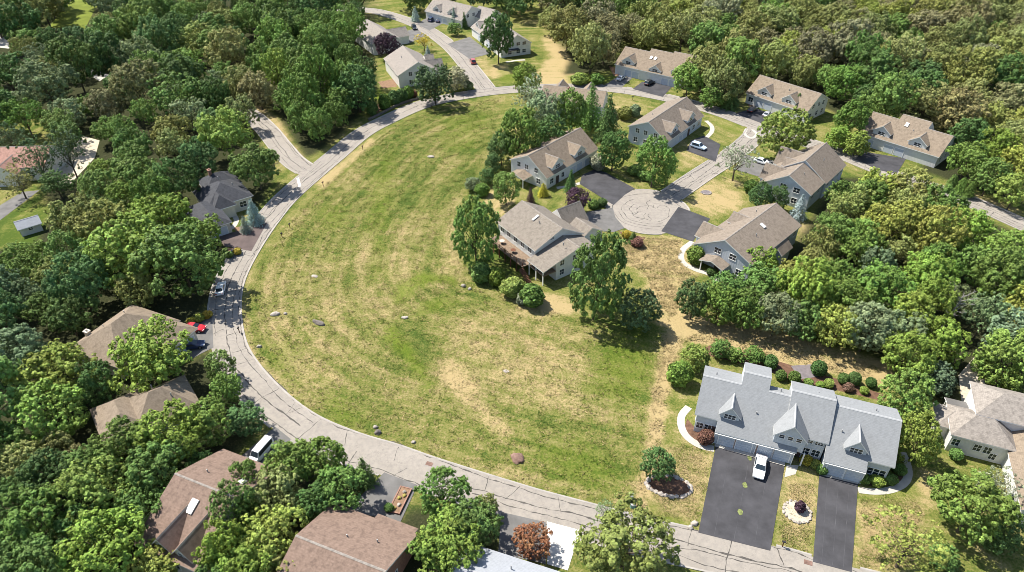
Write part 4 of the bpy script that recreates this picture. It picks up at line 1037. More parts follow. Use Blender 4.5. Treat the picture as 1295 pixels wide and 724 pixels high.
def crown_cone(seed, tiers=15, z0=.06, dens=1.0, leaf=.022, droop=.10, power=1.0):
    r = np.random.default_rng(seed); P_, N_, T_ = [], [], []
    for t in range(tiers):
        f = t / (tiers - 1); z = z0 + (0.97 - z0) * f; R_ = .5 * (1 - f) ** power + .02; nb = max(4, int(15 * (1 - f) + 4)); off = r.uniform(0, 6)
        for b in range(nb):
            a = off + 6.283 * b / nb + r.normal(0, .12); Lb = R_ * r.uniform(.78, 1.12); n = int((12 + 60 * Lb) * dens); s = r.uniform(.12, 1, n) ** .7; ct = r.uniform()
            wdt = .05 * (1 - s * .6) + .012
            p = np.stack([np.cos(a) * s * Lb, np.sin(a) * s * Lb, z - droop * s * Lb + .02 * np.sin(s * 3)], 1) + r.normal(0, 1, (n, 3)) * wdt[:, None] * np.array([.7, .7, .35])
            e = np.stack([np.full(n, np.cos(a)), np.full(n, np.sin(a)), np.full(n, .8)], 1); P_.append(p); N_.append(unit(e + r.normal(0, .55, (n, 3))))
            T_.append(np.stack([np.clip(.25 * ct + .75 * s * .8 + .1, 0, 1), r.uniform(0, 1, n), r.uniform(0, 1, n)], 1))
    bm_tips = []
    return leaf_mesh('crown', np.concatenate(P_), np.concatenate(N_), leaf, np.concatenate(T_), r, .8), trunk_mesh('trunk', bm_tips, r, .9, .02, .3)
def crown_dense(seed, zc=.5, rz=.5, n=7000, leaf=.03, lump=.10, lumps=34):
    """clipped shrub or dense oval: leaves over a lumpy closed shell"""
    r = np.random.default_rng(seed); e = unit(r.normal(size=(n, 3))); c = unit(r.normal(size=(lumps, 3))); dt = e @ c.T; k = dt.argmax(1); m = dt.max(1)
    rad = (1 - lump) + lump * np.clip((m - .8) / .2, 0, 1) * 1.1 + r.normal(0, .045, n); lt = r.uniform(0, 1, lumps)[k]
    p = e * rad[:, None] * np.array([.49, .49, rz]) + np.array([0, 0, zc]); nn = unit(e * .7 + (e - c[k] * .6) * .5 + r.normal(0, .55, (n, 3)))
    p[:, 2] = np.maximum(p[:, 2], .01)
    return leaf_mesh('crown', p, nn, leaf, np.stack([lt * .6 + .4 * r.uniform(0, 1, n), r.uniform(0, 1, n), r.uniform(0, 1, n)], 1), r), trunk_mesh('trunk', [(.2, .1, .5), (-.2, .1, .5), (0, -.2, .5)], r, .5, .03, .15)

PROTO = {}
for k in range(8): PROTO['broad%d' % k] = crown_broad(100 + k, lobes=[24, 28, 20, 30, 18, 22, 26, 16][k], rough=[.12, .16, .22, .14, .24, .2, .26, .18][k], lob=(.11, [.23, .24, .27, .22, .27, .26, .25, .28][k]), rz=[.43, .40, .43, .41, .42, .38, .43, .41][k], zc=[.56, .58, .56, .57, .56, .6, .56, .57][k])
for k in range(2): PROTO['wood%d' % k] = crown_broad(140 + k, lobes=40, clumps=18, leaves=14, zc=.64, rz=.36, lob=(.09, .16), rough=.2, leaf=.0175, cl_r=(.024, .04))
for k in range(3): PROTO['tall%d' % k] = crown_broad(120 + k, lobes=36, zc=.56, rz=.44, rough=.12 + .04 * k, lob=(.12, .2), low=-.85)
PROTO['airy0'] = crown_broad(130, lobes=24, clumps=11, leaves=15, rough=.25, gap=.75, lob=(.10, .17), leaf=.015)
PROTO['airy1'] = crown_broad(131, lobes=20, clumps=12, leaves=14, rough=.28, gap=.7, lob=(.10, .16), leaf=.015, zc=.62, rz=.36)
PROTO['low0'] = crown_broad(150, lobes=34, clumps=14, leaves=20, zc=.52, rz=.46, rough=.18, low=-.9, leaf=.019)
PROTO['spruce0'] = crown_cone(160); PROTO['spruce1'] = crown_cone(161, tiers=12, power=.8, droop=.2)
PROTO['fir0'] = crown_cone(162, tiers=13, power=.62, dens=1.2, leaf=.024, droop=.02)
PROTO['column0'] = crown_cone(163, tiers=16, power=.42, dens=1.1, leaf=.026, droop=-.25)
PROTO['shrub0'] = crown_dense(170, lump=.16, lumps=60, leaf=.045, n=3600); PROTO['shrub1'] = crown_dense(171, lump=.32, lumps=26, leaf=.055, n=2600)
PROTO['oval0'] = crown_broad(172, lobes=46, clumps=17, leaves=20, zc=.51, rz=.49, lob=(.11, .18), rough=.07, low=-1)

COL = dict(deep=(0.091, 0.158, 0.048), mid=(0.132, 0.213, 0.051), bright=(0.187, 0.269, 0.055), yel=(0.248, 0.292, 0.066), olive=(0.222, 0.246, 0.077), brown=(0.217, 0.212, 0.101), teal=(0.112, 0.175, 0.085), gray=(0.28, 0.3, 0.18), blue=(0.23, 0.3, 0.29), purple=(0.08, 0.044, 0.062), copper=(0.28, 0.14, 0.075), dark=(0.074, 0.119, 0.051), gold=(0.4, 0.34, 0.05), sage=(0.183, 0.238, 0.116), redbush=(0.18, 0.1, 0.07))
trng = random.Random(11)
NTREE = {}
def plant(x, y, d, hgt, proto, colour, label, group=None, name='tree', cat='tree', vary=.18):
    o = empty(name, (x, y, -0.02), trng.uniform(0, 6.28)); o.scale = (d * trng.uniform(.9, 1.1), d * trng.uniform(.9, 1.1), hgt)
    if name == 'tree': o.rotation_euler[0] = trng.uniform(-.05, .05); o.rotation_euler[1] = trng.uniform(-.05, .05)
    setp(o, label, cat, group); cm, tm = PROTO[proto]
    c = bpy.data.objects.new('crown', cm); link(c, o); k = trng.uniform(1 - vary, 1 + vary); b = COL[colour]
    c.color = (b[0] * k * trng.uniform(.9, 1.1), b[1] * k, b[2] * k * trng.uniform(.85, 1.15), 1)
    link(bpy.data.objects.new('trunk', tm), o)
    NTREE[label] = NTREE.get(label, 0) + 1
    return o
def locate(cx, cy, wpx, asp, zf=.58):
    hgt = 8.0
    for _ in range(5):
        X, Y = P(cx, cy, hgt * zf); d = wpx / px_per_m(Y, hgt * zf); hgt = d * asp
    return X, Y, d, hgt
def at_px(cx, cy, wpx, asp, proto, colour, label, group=None, name='tree', cat='tree'):
    X, Y, d, hgt = locate(cx, cy, wpx, asp, .5 if proto[:5] in ('shrub', 'fir0', 'colum') or proto.startswith('spruce') else .58)
    return plant(X, Y, d, hgt, proto, colour, label, group, name, cat)

TREES = [
    # round the white deck house and the turning circle
    (601, 290, 58, 1.75, 'oval0', 'mid', 'dense oval dark green tree at the meadow edge beside the deck house'),
    (756, 346, 78, 1.65, 'oval0', 'deep', 'big oval green tree at the corner of the deck house below its driveway'),
    (810, 388, 50, 1.15, 'oval0', 'teal', 'blue-green spruce standing beside the big oval tree on the straw bank'),
    (730, 252, 34, 1.05, 'broad1', 'purple', 'dark purple-leaved tree between deck house and turning circle'),
    (640, 236, 36, 1.3, 'tall0', 'mid', 'medium dark green tree between the deck house and the tan-roofed house'),
    (671, 247, 14, 1.6, 'spruce1', 'purple', 'slim maroon conifer behind the deck house roof'),
    (687, 240, 15, 1.2, 'fir0', 'gold', 'small golden yellow conifer in front of the tan-roofed house'),
    (722, 228, 19, 1.5, 'spruce0', 'deep', 'small dark evergreen in front of the dormer beside dark driveway'),
    (828, 201, 56, 1.25, 'broad0', 'mid', 'round green tree between two dark driveways by the cul-de-sac neck'),
    (932, 202, 54, .95, 'airy1', 'gray', 'pale grey-green open tree beside the cul-de-sac entrance'),
    (994, 166, 70, .95, 'broad3', 'bright', 'round yellow-green street tree at the loop road junction'),
    (1008, 132, 22, 1.25, 'fir0', 'deep', 'dark egg-shaped evergreen at the gable of the long tan-roofed house'),
    (1077, 150, 42, 1.25, 'tall1', 'mid', 'tall green tree between the two tan-roofed houses under the wood'),
    (1085, 180, 36, .9, 'low0', 'bright', 'low bright green tree beside the driveway under the stepped tan roof'),
    (1060, 172, 34, .9, 'low0', 'bright', 'low spreading tree on the verge next to the tall green tree'),
    (1012, 262, 26, 1.35, 'spruce1', 'blue', 'blue spruce at the corner of the stepped-roof white house'),
    (962, 246, 30, 1.3, 'tall2', 'deep', 'darker tree at the dry lawn end of the screen in front of the stepped-roof house'),
    (985, 250, 28, 1.3, 'tall0', 'deep', 'dark tree in the middle of the screen before the stepped-roof house'),
    # evergreen screen behind the tan-roofed house
    (655, 168, 56, 1.35, 'tall0', 'mid', 'spreading green tree at the loop road corner of the meadow'),
    (634, 186, 34, 1.3, 'tall1', 'deep', 'dark narrow tree on the meadow boundary above the deck house'),
    (622, 205, 24, 1.2, 'low0', 'deep', 'small dark tree low on the meadow boundary'),
    (672, 118, 44, 1.2, 'airy0', 'gray', 'greyish open tree beside the loop road behind the meadow'),
    (690, 140, 50, 1.2, 'broad2', 'sage', 'grey-green tree behind the low brown roof'),
    (664, 98, 34, 1.3, 'tall2', 'bright', 'bright green tree on the verge below the lone tall tree'),
    (724, 138, 42, 1.4, 'tall1', 'mid', 'green tree between the low brown roof and tan-roofed house'),
    (748, 134, 40, 1.4, 'spruce1', 'mid', 'broad green conifer in the screen beside the low brown roof'),
    (770, 150, 42, 1.45, 'spruce1', 'deep', 'deep green conifer between the two dormered houses'),
    (776, 188, 42, 1.3, 'tall0', 'deep', 'dark green tree beside the tan-roofed house driveway'),
    (700, 168, 44, 1.2, 'tall2', 'deep', 'shaded green tree close behind the tan roof ridge'),
    # side street and far houses
    (630, 44, 37, 1.75, 'tall1', 'deep', 'tall lone tree with bare lower trunk before the far white houses'),
    (549, 104, 54, .95, 'broad2', 'dark', 'wide dark tree at the corner of side street and loop road'),
    (577, 98, 36, .8, 'low0', 'gray', 'greyish low tree at the street corner bed'),
    (541, 66, 13, 1.2, 'spruce1', 'blue', 'small blue spruce beside the side street'),
    (574, 22, 15, 1.5, 'spruce0', 'blue', 'narrow blue spruce in front of the farthest white house'),
    (587, 26, 13, 1.5, 'spruce0', 'deep', 'narrow dark spruce beside the narrow blue spruce'),
    (525, 18, 14, 1.3, 'spruce1', 'blue', 'blue spruce on the lawn at the bend of the side street'),
    (488, 56, 34, 1.0, 'broad1', 'purple', 'dark purple tree between the two beige-roofed houses'),
    (536, 52, 24, .9, 'airy1', 'gold', 'yellow-green small tree on the side street verge'),
    (575, 36, 20, .8, 'low0', 'mid', 'low green tree at the far corner of the side street'),
    # left lane and slate-roofed house
    (322, 208, 56, 1.1, 'broad1', 'mid', 'round green tree overhanging the mouth of the lane'),
    (286, 166, 66, 1.05, 'broad3', 'bright', 'large light green tree behind the slate-roofed house by the lane'),
    (320, 268, 26, 1.35, 'spruce1', 'blue', 'taller blue spruce beside the slate-roofed house'),
    (309, 284, 18, 1.3, 'spruce1', 'blue', 'shorter blue spruce in the bed beside the brown driveway'),
    (228, 328, 108, .9, 'broad0', 'mid', 'wide green maple beside the bend where the white car passes'),
    (255, 292, 50, 1.0, 'broad2', 'bright', 'yellow-green maple below the slate-roofed house'),
    (160, 316, 100, .95, 'broad3', 'bright', 'pale green maple in the wood beside the wide maple'),
    (192, 448, 100, .9, 'broad4', 'bright', 'bright yellow-green maple before the brown hip roof'),
    (176, 442, 40, 1.0, 'broad1', 'mid', 'darker green tree leaning on the bright maple before the hip roof'),
    (276, 462, 40, 1.1, 'tall0', 'mid', 'green tree on the verge above the tan hip roof'),
    (286, 492, 46, 1.1, 'tall2', 'mid', 'green tree between the loop road and the tan hip roof'),
    (70, 470, 86, .9, 'broad4', 'yel', 'broad yellow-green maple beside the two hip roofs'),
    (60, 520, 90, .9, 'broad0', 'bright', 'broad lime green maple in front of the yellow-green one'),
    (214, 548, 88, .95, 'broad3', 'bright', 'broad bright green maple below the tan hip roof'),
    (258, 536, 66, 1.0, 'broad2', 'mid', 'mid green maple between tan hip roof and skylight roof'),
    (310, 530, 44, 1.0, 'tall0', 'deep', 'dark tree hanging over the outer edge of the loop road'),
    (158, 562, 80, 1.0, 'broad1', 'mid', 'green maple in the mass behind the skylight roof'),
    (120, 620, 96, .95, 'broad0', 'bright', 'big lime green maple beside the skylight roof'),
    (130, 690, 110, .9, 'broad3', 'bright', 'big bright maple at the foot of the skylight roof'),
    (40, 660, 100, .95, 'broad2', 'mid', 'mid green maple beside the olive rounded trees'),
    (28, 585, 52, 1.2, 'tall1', 'olive', 'larger olive rounded tree among the bright maples'),
    (72, 565, 40, 1.3, 'tall0', 'olive', 'slim olive tree between the rounded olive ones'),
    (98, 578, 34, 1.2, 'tall2', 'brown', 'smaller brownish olive tree among the bright maples'),
    (196, 716, 60, .9, 'broad4', 'yel', 'yellow-green tree at the wall of the pointed dormers'),
    # between the skylight roof and the brick planter
    (366, 582, 62, 1.1, 'broad1', 'mid', 'green tree beside the parked white truck'),
    (408, 578, 56, 1.15, 'tall1', 'mid', 'tall green tree at the loop road edge above the brown roof'),
    (352, 622, 70, 1.0, 'broad2', 'olive', 'brownish green tree between the two brown roofs'),
    (316, 640, 56, 1.0, 'broad0', 'mid', 'green tree pressing on the skylight roof'),
    (340, 676, 76, 1.0, 'broad4', 'yel', 'yellow-tinged tree beside the planter house'),
    (310, 608, 44, 1.6, 'broad1', 'mid', 'small green tree between the van and the skylight roof'),
    (292, 640, 58, 1.6, 'broad0', 'mid', 'green tree covering the back slope of the skylight roof'),
    (282, 690, 62, 1.5, 'broad2', 'bright', 'bright tree close under a pointed dormer'),
    (892, 84, 52, 1.1, 'broad0', 'olive', 'olive tree overlapping the end of the skylit roof house'), (918, 100, 54, 1.1, 'broad3', 'olive', 'big olive tree above the loop road by the skylit roof house'),
    (872, 98, 40, 1.1, 'broad1', 'bright', 'bright green tree hiding the gable of the skylit roof house'), (936, 74, 52, 1.2, 'tall0', 'mid', 'green tree behind the big olive tree at the loop road'), (926, 122, 26, 1.3, 'spruce1', 'deep', 'dark cone-shaped evergreen on the loop road verge'),
    (902, 120, 34, .9, 'low0', 'mid', 'low green tree on the verge beside the cone-shaped evergreen'),
    (1226, 200, 48, 1.1, 'broad1', 'mid', 'green tree beside the stepped tan roof'), (1254, 222, 46, 1.1, 'broad0', 'mid', 'green tree above the loop road at the wood corner'), (1286, 240, 46, 1.1, 'broad3', 'bright', 'bright green tree overhanging the upper loop road verge'),
    (1262, 186, 52, 1.1, 'broad2', 'bright', 'bright tree in the wood corner above the loop road'), (1226, 170, 46, 1.1, 'tall0', 'deep', 'dark tree at the back corner of the stepped tan roof'), (1290, 205, 50, 1.1, 'broad4', 'yel', 'yellow-green tree in the wood corner above the loop road'),
    (1204, 232, 15, 1.6, 'column0', 'mid', 'first slim evergreen of the three on the loop road verge'), (1216, 236, 15, 1.6, 'column0', 'mid', 'middle slim evergreen of the three on the loop road verge'), (1228, 240, 15, 1.6, 'column0', 'mid', 'last slim evergreen of the three on the loop road verge'),
    (1075, 262, 58, 1.1, 'broad5', 'olive', 'olive tree below the stepped-roof white house corner'), (1108, 238, 54, 1.1, 'broad2', 'yel', 'yellowish tree overhanging the loop road below the stepped tan roof'), (1152, 240, 58, 1.1, 'broad6', 'olive', 'olive tree hiding the loop road below the stepped tan roof'),
    (1186, 262, 58, 1.1, 'broad3', 'mid', 'green tree on the lower verge where the loop road reappears'), (1136, 280, 66, 1.1, 'broad7', 'yel', 'large yellow-green tree in the middle wood below the loop road'), (1058, 296, 50, 1.2, 'tall0', 'mid', 'green tree beside the lawn of the curved-path house'), (1222, 290, 60, 1.1, 'broad4', 'bright', 'bright billowing tree below the loop road bend'), (1090, 310, 62, 1.1, 'broad5', 'mid', 'green billowing tree in the middle wood'),
    (22, 228, 46, 1.0, 'airy0', 'olive', 'olive airy tree beside the pale drive'), (70, 232, 40, 1.0, 'broad5', 'deep', 'dark tree between shed lawn and gravel yard'), (14, 172, 44, 1.1, 'airy1', 'dark', 'dark airy tree behind the reddish roof'),
    (548, 690, 60, 1.0, 'broad6', 'mid', 'green tree touching the road-side eave of the planter house'), (178, 638, 70, 1.0, 'broad7', 'mid', 'green tree at the deck of the skylight house'), (256, 588, 40, 1.0, 'broad3', 'deep', 'dark tree over the back edge of the skylight roof'),
    (222, 228, 58, 1.2, 'broad5', 'deep', 'deep green tree at the shaded wood side of the slate-roofed house'), (250, 202, 50, 1.2, 'broad6', 'deep', 'deep green tree behind the slate roofs'),
    (304, 140, 44, 1.1, 'broad2', 'olive', 'olive tree closing off the end of the lane'), (326, 112, 44, 1.1, 'broad0', 'brown', 'brownish tree behind the lane end'),
    (292, 694, 62, 1.0, 'broad3', 'mid', 'green tree at the corner of the skylight house'),
    (430, 618, 62, 1.05, 'broad0', 'mid', 'green tree shading the planter driveway'),
    (398, 634, 54, 1.05, 'tall2', 'deep', 'dark tree behind the planter house roof'),
    (460, 596, 38, 1.3, 'spruce1', 'deep', 'dark green conifer at the top of the planter driveway'),
    (362, 716, 60, .9, 'broad2', 'olive', 'olive tree by the far eave of the planter house'),
    # bottom centre
    (560, 622, 66, 1.0, 'broad0', 'mid', 'rounded green maple overhanging the loop road'),
    (596, 662, 66, 1.0, 'broad1', 'mid', 'green maple with dark side above the pale grey roof'),
    (568, 690, 90, .95, 'broad4', 'bright', 'large bright green maple beside the pale grey roof'),
    (613, 640, 30, 1.2, 'tall1', 'olive', 'small olive tree beside the asphalt driveway of the pale roof'),
    (672, 682, 50, .85, 'broad1', 'copper', 'copper-red leaved tree between asphalt and white driveways'),
    (790, 690, 124, .9, 'broad2', 'olive', 'big olive-green tree overhanging the loop road by the white driveway'),
    (768, 648, 38, 1.2, 'airy0', 'sage', 'slender grey-green tree rising behind the big olive tree'),
    # lower right
    (1150, 690, 112, .75, 'airy0', 'yel', 'yellow-green open tree on the lawn beside the narrower driveway'),
    (1232, 640, 92, 1.05, 'broad1', 'bright', 'large green tree before the white stuccoed house'),
    (1262, 612, 56, 1.1, 'airy1', 'gray', 'pale grey-green tree against the stuccoed house wall'),
    (1195, 704, 40, .8, 'low0', 'mid', 'low green tree below the large tree near the stuccoed house'),
    (1265, 672, 60, .9, 'broad2', 'deep', 'dark green tree in the shade of the large tree'),
    (1166, 552, 54, 1.55, 'oval0', 'yel', 'bright lime columnar evergreen beside the grey triplex'),
    (1150, 500, 66, 1.1, 'oval0', 'bright', 'wide green evergreen behind the shrub bed end of the triplex'),
    (1188, 478, 46, .95, 'low0', 'teal', 'bluish green spreading tree beside the gravel yard'),
    (834, 586, 44, 1.15, 'tall1', 'deep', 'small open tree above the stone-edged bed'),
    # row on the slope above the straw band
    (878, 378, 46, 1.25, 'tall0', 'deep', 'dark green tree at the meadow end of the row above the straw band'),
    (910, 384, 50, 1.15, 'broad0', 'mid', 'glossy green tree second in the row above the straw band'),
    (946, 390, 52, 1.15, 'broad1', 'mid', 'glossy green tree third in the row above the straw band'),
    (984, 396, 56, 1.15, 'broad3', 'sage', 'grey-green tree in the middle of the row above the straw band'),
    (1018, 404, 50, 1.15, 'tall2', 'mid', 'deep green tree between the grey-green and yellowish ones above the straw band'),
    (1060, 412, 54, 1.2, 'broad4', 'yel', 'yellowish tree in the row above the straw band'),
    (1100, 412, 60, 1.25, 'tall1', 'sage', 'tall grey-green tree near the triplex evergreen end of the straw band'),
    (1140, 420, 60, 1.15, 'broad2', 'sage', 'spreading grey-green tree at the evergreen end of the straw band'),
    (962, 330, 44, 1.0, 'broad3', 'bright', 'bright green tree covering the lower roof of the curved-path house'),
    (966, 356, 56, 1.0, 'broad0', 'mid', 'green tree below the curved-path house'),
    (1000, 350, 50, 1.0, 'broad4', 'olive', 'olive tree close below the curved-path house'),
    # left edge
    (46, 200, 60, 1.1, 'airy0', 'dark', 'dark airy tree in front of the reddish roof'),
    (84, 192, 54, 1.2, 'airy1', 'dark', 'dark airy tree before the pale gravel yard'),
    (118, 262, 40, 1.0, 'broad2', 'deep', 'dark tree beside the shed lawn'),
]
VIS = [  # parts of the picture that no scattered tree may cover
    [(88, 444), (140, 395), (168, 386), (230, 402), (225, 410), (190, 410), (160, 425), (140, 445), (117, 456)],
    [(115, 519), (158, 492), (235, 480), (248, 506), (210, 508), (180, 518), (150, 530), (120, 532)],
    [(184, 676), (200, 640), (242, 597), (310, 569), (316, 580), (285, 605), (262, 640), (248, 680), (243, 724), (215, 724)],
    [(386, 684), (404, 664), (441, 642), (514, 662), (528, 676), (485, 722), (388, 724)],
    [(248, 228), (280, 214), (302, 228), (320, 240), (330, 262), (320, 300), (285, 290), (270, 280), (240, 262)],
    [(-5, 178), (48, 174), (40, 200), (-5, 215)], [(84, 236), (104, 172), (126, 178), (120, 200)], [(-5, 250), (50, 240), (66, 262), (48, 302), (-5, 312)],
    [(1088, 165), (1112, 142), (1208, 170), (1190, 195), (1130, 222), (1088, 204)], [(943, 119), (962, 94), (1050, 122), (1048, 134), (1030, 160), (980, 150), (935, 144)],
    [(770, 90), (788, 55), (866, 60), (862, 100), (840, 125), (800, 114), (760, 112)], FIELD,
    [(850, 398), (880, 408), (1000, 426), (1130, 462), (1125, 495), (840, 430)], [(690, 42), (716, 58), (738, 108), (660, 112)],
    [(1186, 540), (1235, 508), (1300, 498), (1300, 610), (1240, 592), (1200, 562)], [(1210, 478), (1234, 450), (1256, 500), (1216, 510)],
    [(860, 230), (1045, 186), (1072, 206), (1045, 245), (1020, 290), (1000, 320), (930, 348), (868, 340)], [(312, 128), (332, 130), (352, 148), (388, 205), (330, 170)],
    [(470, 20), (520, 20), (560, 110), (480, 122), (468, 60)], [(68, 30), (84, 12), (96, 0), (110, 2), (122, 4), (112, 20), (104, 38), (86, 24), (86, 36)], [(114, 88), (138, 95), (126, 102)],
    [(232, 412), (270, 400), (272, 436), (236, 440)], [(1225, 250), (1300, 275), (1300, 296), (1225, 262)], [(0, 44), (14, 50), (10, 62), (0, 60)],
]
road_px = []
for k, pl_ in road_polys.items():
    road_px.append([Q(x, y, 0) for x, y in pl_ if y > 20])
TP = []
for t in TREES:
    nm = 'tree' if not t[4].startswith(('spruce', 'fir', 'column')) else 'conifer'
    o = at_px(*t[:5], t[5], t[6], name=nm, cat='tree' if nm == 'tree' else 'conifer'); TP.append((o.location.x, o.location.y, o.scale[0] / 2))
def blocked(X, Y, d, hgt, road=True, k=.86):
    for a in range(9):
        r = 0 if a == 8 else d / 2 * k; s = Q(X + r * math.cos(a * .785), Y, hgt * .6 + r * .9 * math.sin(a * .785))
        for pl_ in VIS:
            if pip(s[0], s[1], pl_): return True
        pass
    q0 = Q(X, Y, hgt * .6); pr = d / 2 * px_per_m(Y, hgt * .6) * .8
    for pl_ in VIS:
        if any((p[0] - q0[0]) ** 2 + (p[1] - q0[1]) ** 2 < pr * pr for p in pl_): return True
    for a in range(8):
        r = d / 2 * k; s = Q(X + r * math.cos(a * .785), Y, hgt * .6 + r * .9 * math.sin(a * .785))
        if road and s[0] > 560 and any(pip(s[0], s[1], p) for p in road_px): return True
    for a in range(8):
        x, y = X + .42 * d * math.cos(a * .785), Y + .42 * d * math.sin(a * .785)
        if any(pip(x, y, p) for p in hard): return True
        if any(pip(x, y, p) for p in foot): return True
    return False
SCAT = []
def woods(px, spacing, dr, asp, palette, where, group, n=4000, protos=None, seed=1, maxn=300, z=7.0):
    r = random.Random(seed); poly = PP(px, z); xs = [p[0] for p in poly]; ys = [p[1] for p in poly]; cnt = 0
    for _ in range(n):
        if cnt >= maxn: break
        X, Y = r.uniform(min(xs), max(xs)), r.uniform(min(ys), max(ys))
        if not pip(X, Y, poly): continue
        d = r.uniform(*dr); hgt = d * r.uniform(*asp)
        if any((X - a) ** 2 + (Y - b) ** 2 < ((d / 2 + c) * spacing) ** 2 for a, b, c in TP): continue
        if blocked(X, Y, d, hgt): continue
        q = Q(X, Y, hgt * .6)
        pr = d * .5 * px_per_m(Y, hgt * .6)
        if not (-pr * .7 < q[0] < 1295 + pr * .7 and -pr * .8 < q[1] < 724 + pr * .8): continue
        # neighbours tend to share a colour: pick along a slow noise
        t = (mnoise.noise((X * .03, Y * .03, seed)) * .75 + .5 + r.uniform(-.22, .22)); c = palette[min(len(palette) - 1, max(0, int(t * len(palette))))]
        word = {'deep': 'deep green', 'mid': 'leaf green', 'bright': 'bright green', 'yel': 'yellow-green', 'olive': 'olive', 'brown': 'brownish olive', 'teal': 'bluish green', 'gray': 'greyish', 'sage': 'sage green', 'dark': 'very dark green'}[c]
        SCAT.append((d * px_per_m(Y, hgt * .6), X, Y, d, hgt, r.choice(protos or ['broad0', 'broad1', 'broad2', 'broad3', 'broad4', 'broad5', 'broad6', 'broad7', 'tall0', 'tall2', 'wood0', 'wood1']), c, word + ' crowned tree ' + where, word + ' ' + group))
        TP.append((X, Y, d / 2)); cnt += 1
    return cnt
print('woods',
 woods([(345, 15), (465, 25), (468, 100), (452, 138), (410, 165), (390, 182), (352, 140), (335, 110), (322, 80)], .74, (8, 15), (1.0, 1.4), ['bright', 'mid', 'mid', 'deep'], 'in the wood between the lane and the side street', 'trees between lane and side street', seed=3),
 woods([(-60, -40), (470, -40), (465, 30), (340, 20), (330, 110), (318, 125), (300, 150), (250, 190), (240, 225), (150, 240), (110, 180), (20, 170), (-60, 180)], .80, (8, 17), (.9, 1.3), ['brown', 'olive', 'mid', 'deep', 'mid', 'sage', 'olive', 'deep'], 'in the mixed wood beyond the slate-roofed house', 'trees of the mixed wood', seed=4, n=6000),
 woods([(120, 200), (240, 220), (235, 262), (262, 300), (268, 372), (222, 396), (180, 380), (90, 436), (50, 350), (60, 310), (95, 245)], .72, (7.5, 14), (1.0, 1.35), ['mid', 'bright', 'deep', 'olive', 'mid'], 'in the wood above the brown hip roof', 'trees above the brown hip roof', seed=5),
 woods([(-40, 310), (60, 310), (90, 430), (120, 480), (110, 520), (-40, 520)], .70, (7, 13.5), (1.0, 1.3), ['mid', 'deep', 'deep', 'teal', 'mid'], 'in the dark wood beside the brown hip roof', 'trees of the dark wood by the hip roof', seed=6),
 woods([(-40, 510), (115, 530), (130, 560), (235, 545), (270, 470), (330, 520), (300, 572), (230, 600), (185, 660), (190, 740), (-40, 740)], .64, (7, 9.5), (.95, 1.2), ['bright', 'mid', 'mid', 'deep'], 'in the maple mass beside the skylight roof', 'maples beside the skylight roof', seed=7, z=6),
 woods([(270, 610), (330, 590), (430, 560), (470, 600), (440, 640), (390, 670), (390, 740), (250, 740)], .62, (6.5, 8.5), (.95, 1.2), ['mid', 'olive', 'bright', 'deep'], 'between the skylight roof and the planter house', 'trees between the two brown roofs', seed=8, z=6),
 woods([(690, -40), (1360, -40), (1360, 250), (1215, 190), (1200, 150), (1090, 125), (1040, 100), (960, 80), (890, 75), (870, 110), (940, 130), (890, 118), (860, 45), (790, 45), (770, 85), (712, 90), (722, 55), (695, 30)], .72, (8.5, 17), (.9, 1.3), ['deep', 'mid', 'olive', 'olive', 'brown', 'olive', 'yel'], 'in the big wood behind the tan-roofed houses', 'trees of the big wood', seed=9, n=14000, maxn=420),
 woods([(880, 366), (1000, 330), (1035, 275), (1060, 232), (1110, 232), (1200, 250), (1360, 320), (1360, 480), (1240, 470), (1200, 445), (1130, 440), (1090, 425), (1010, 405), (900, 392)], .70, (7, 14), (1.0, 1.35), ['mid', 'bright', 'yel', 'mid', 'olive', 'sage', 'bright'], 'in the wood between curved-path house and gravel yard', 'trees of the middle wood', seed=10),
 woods([(440, -40), (700, -40), (690, 20), (640, 4), (560, -6), (480, 6)], .78, (10, 14), (1.1, 1.4), ['deep', 'dark', 'mid'], 'in the dark wood beyond the farthest houses', 'trees beyond the farthest houses', seed=12),
 woods([(1200, 232), (1300, 262), (1360, 240), (1360, 300), (1200, 200)], .66, (6, 9), (1.0, 1.3), ['bright', 'mid'], 'along the upper verge of the loop road by the wood', 'verge trees by the big wood', seed=13),
)

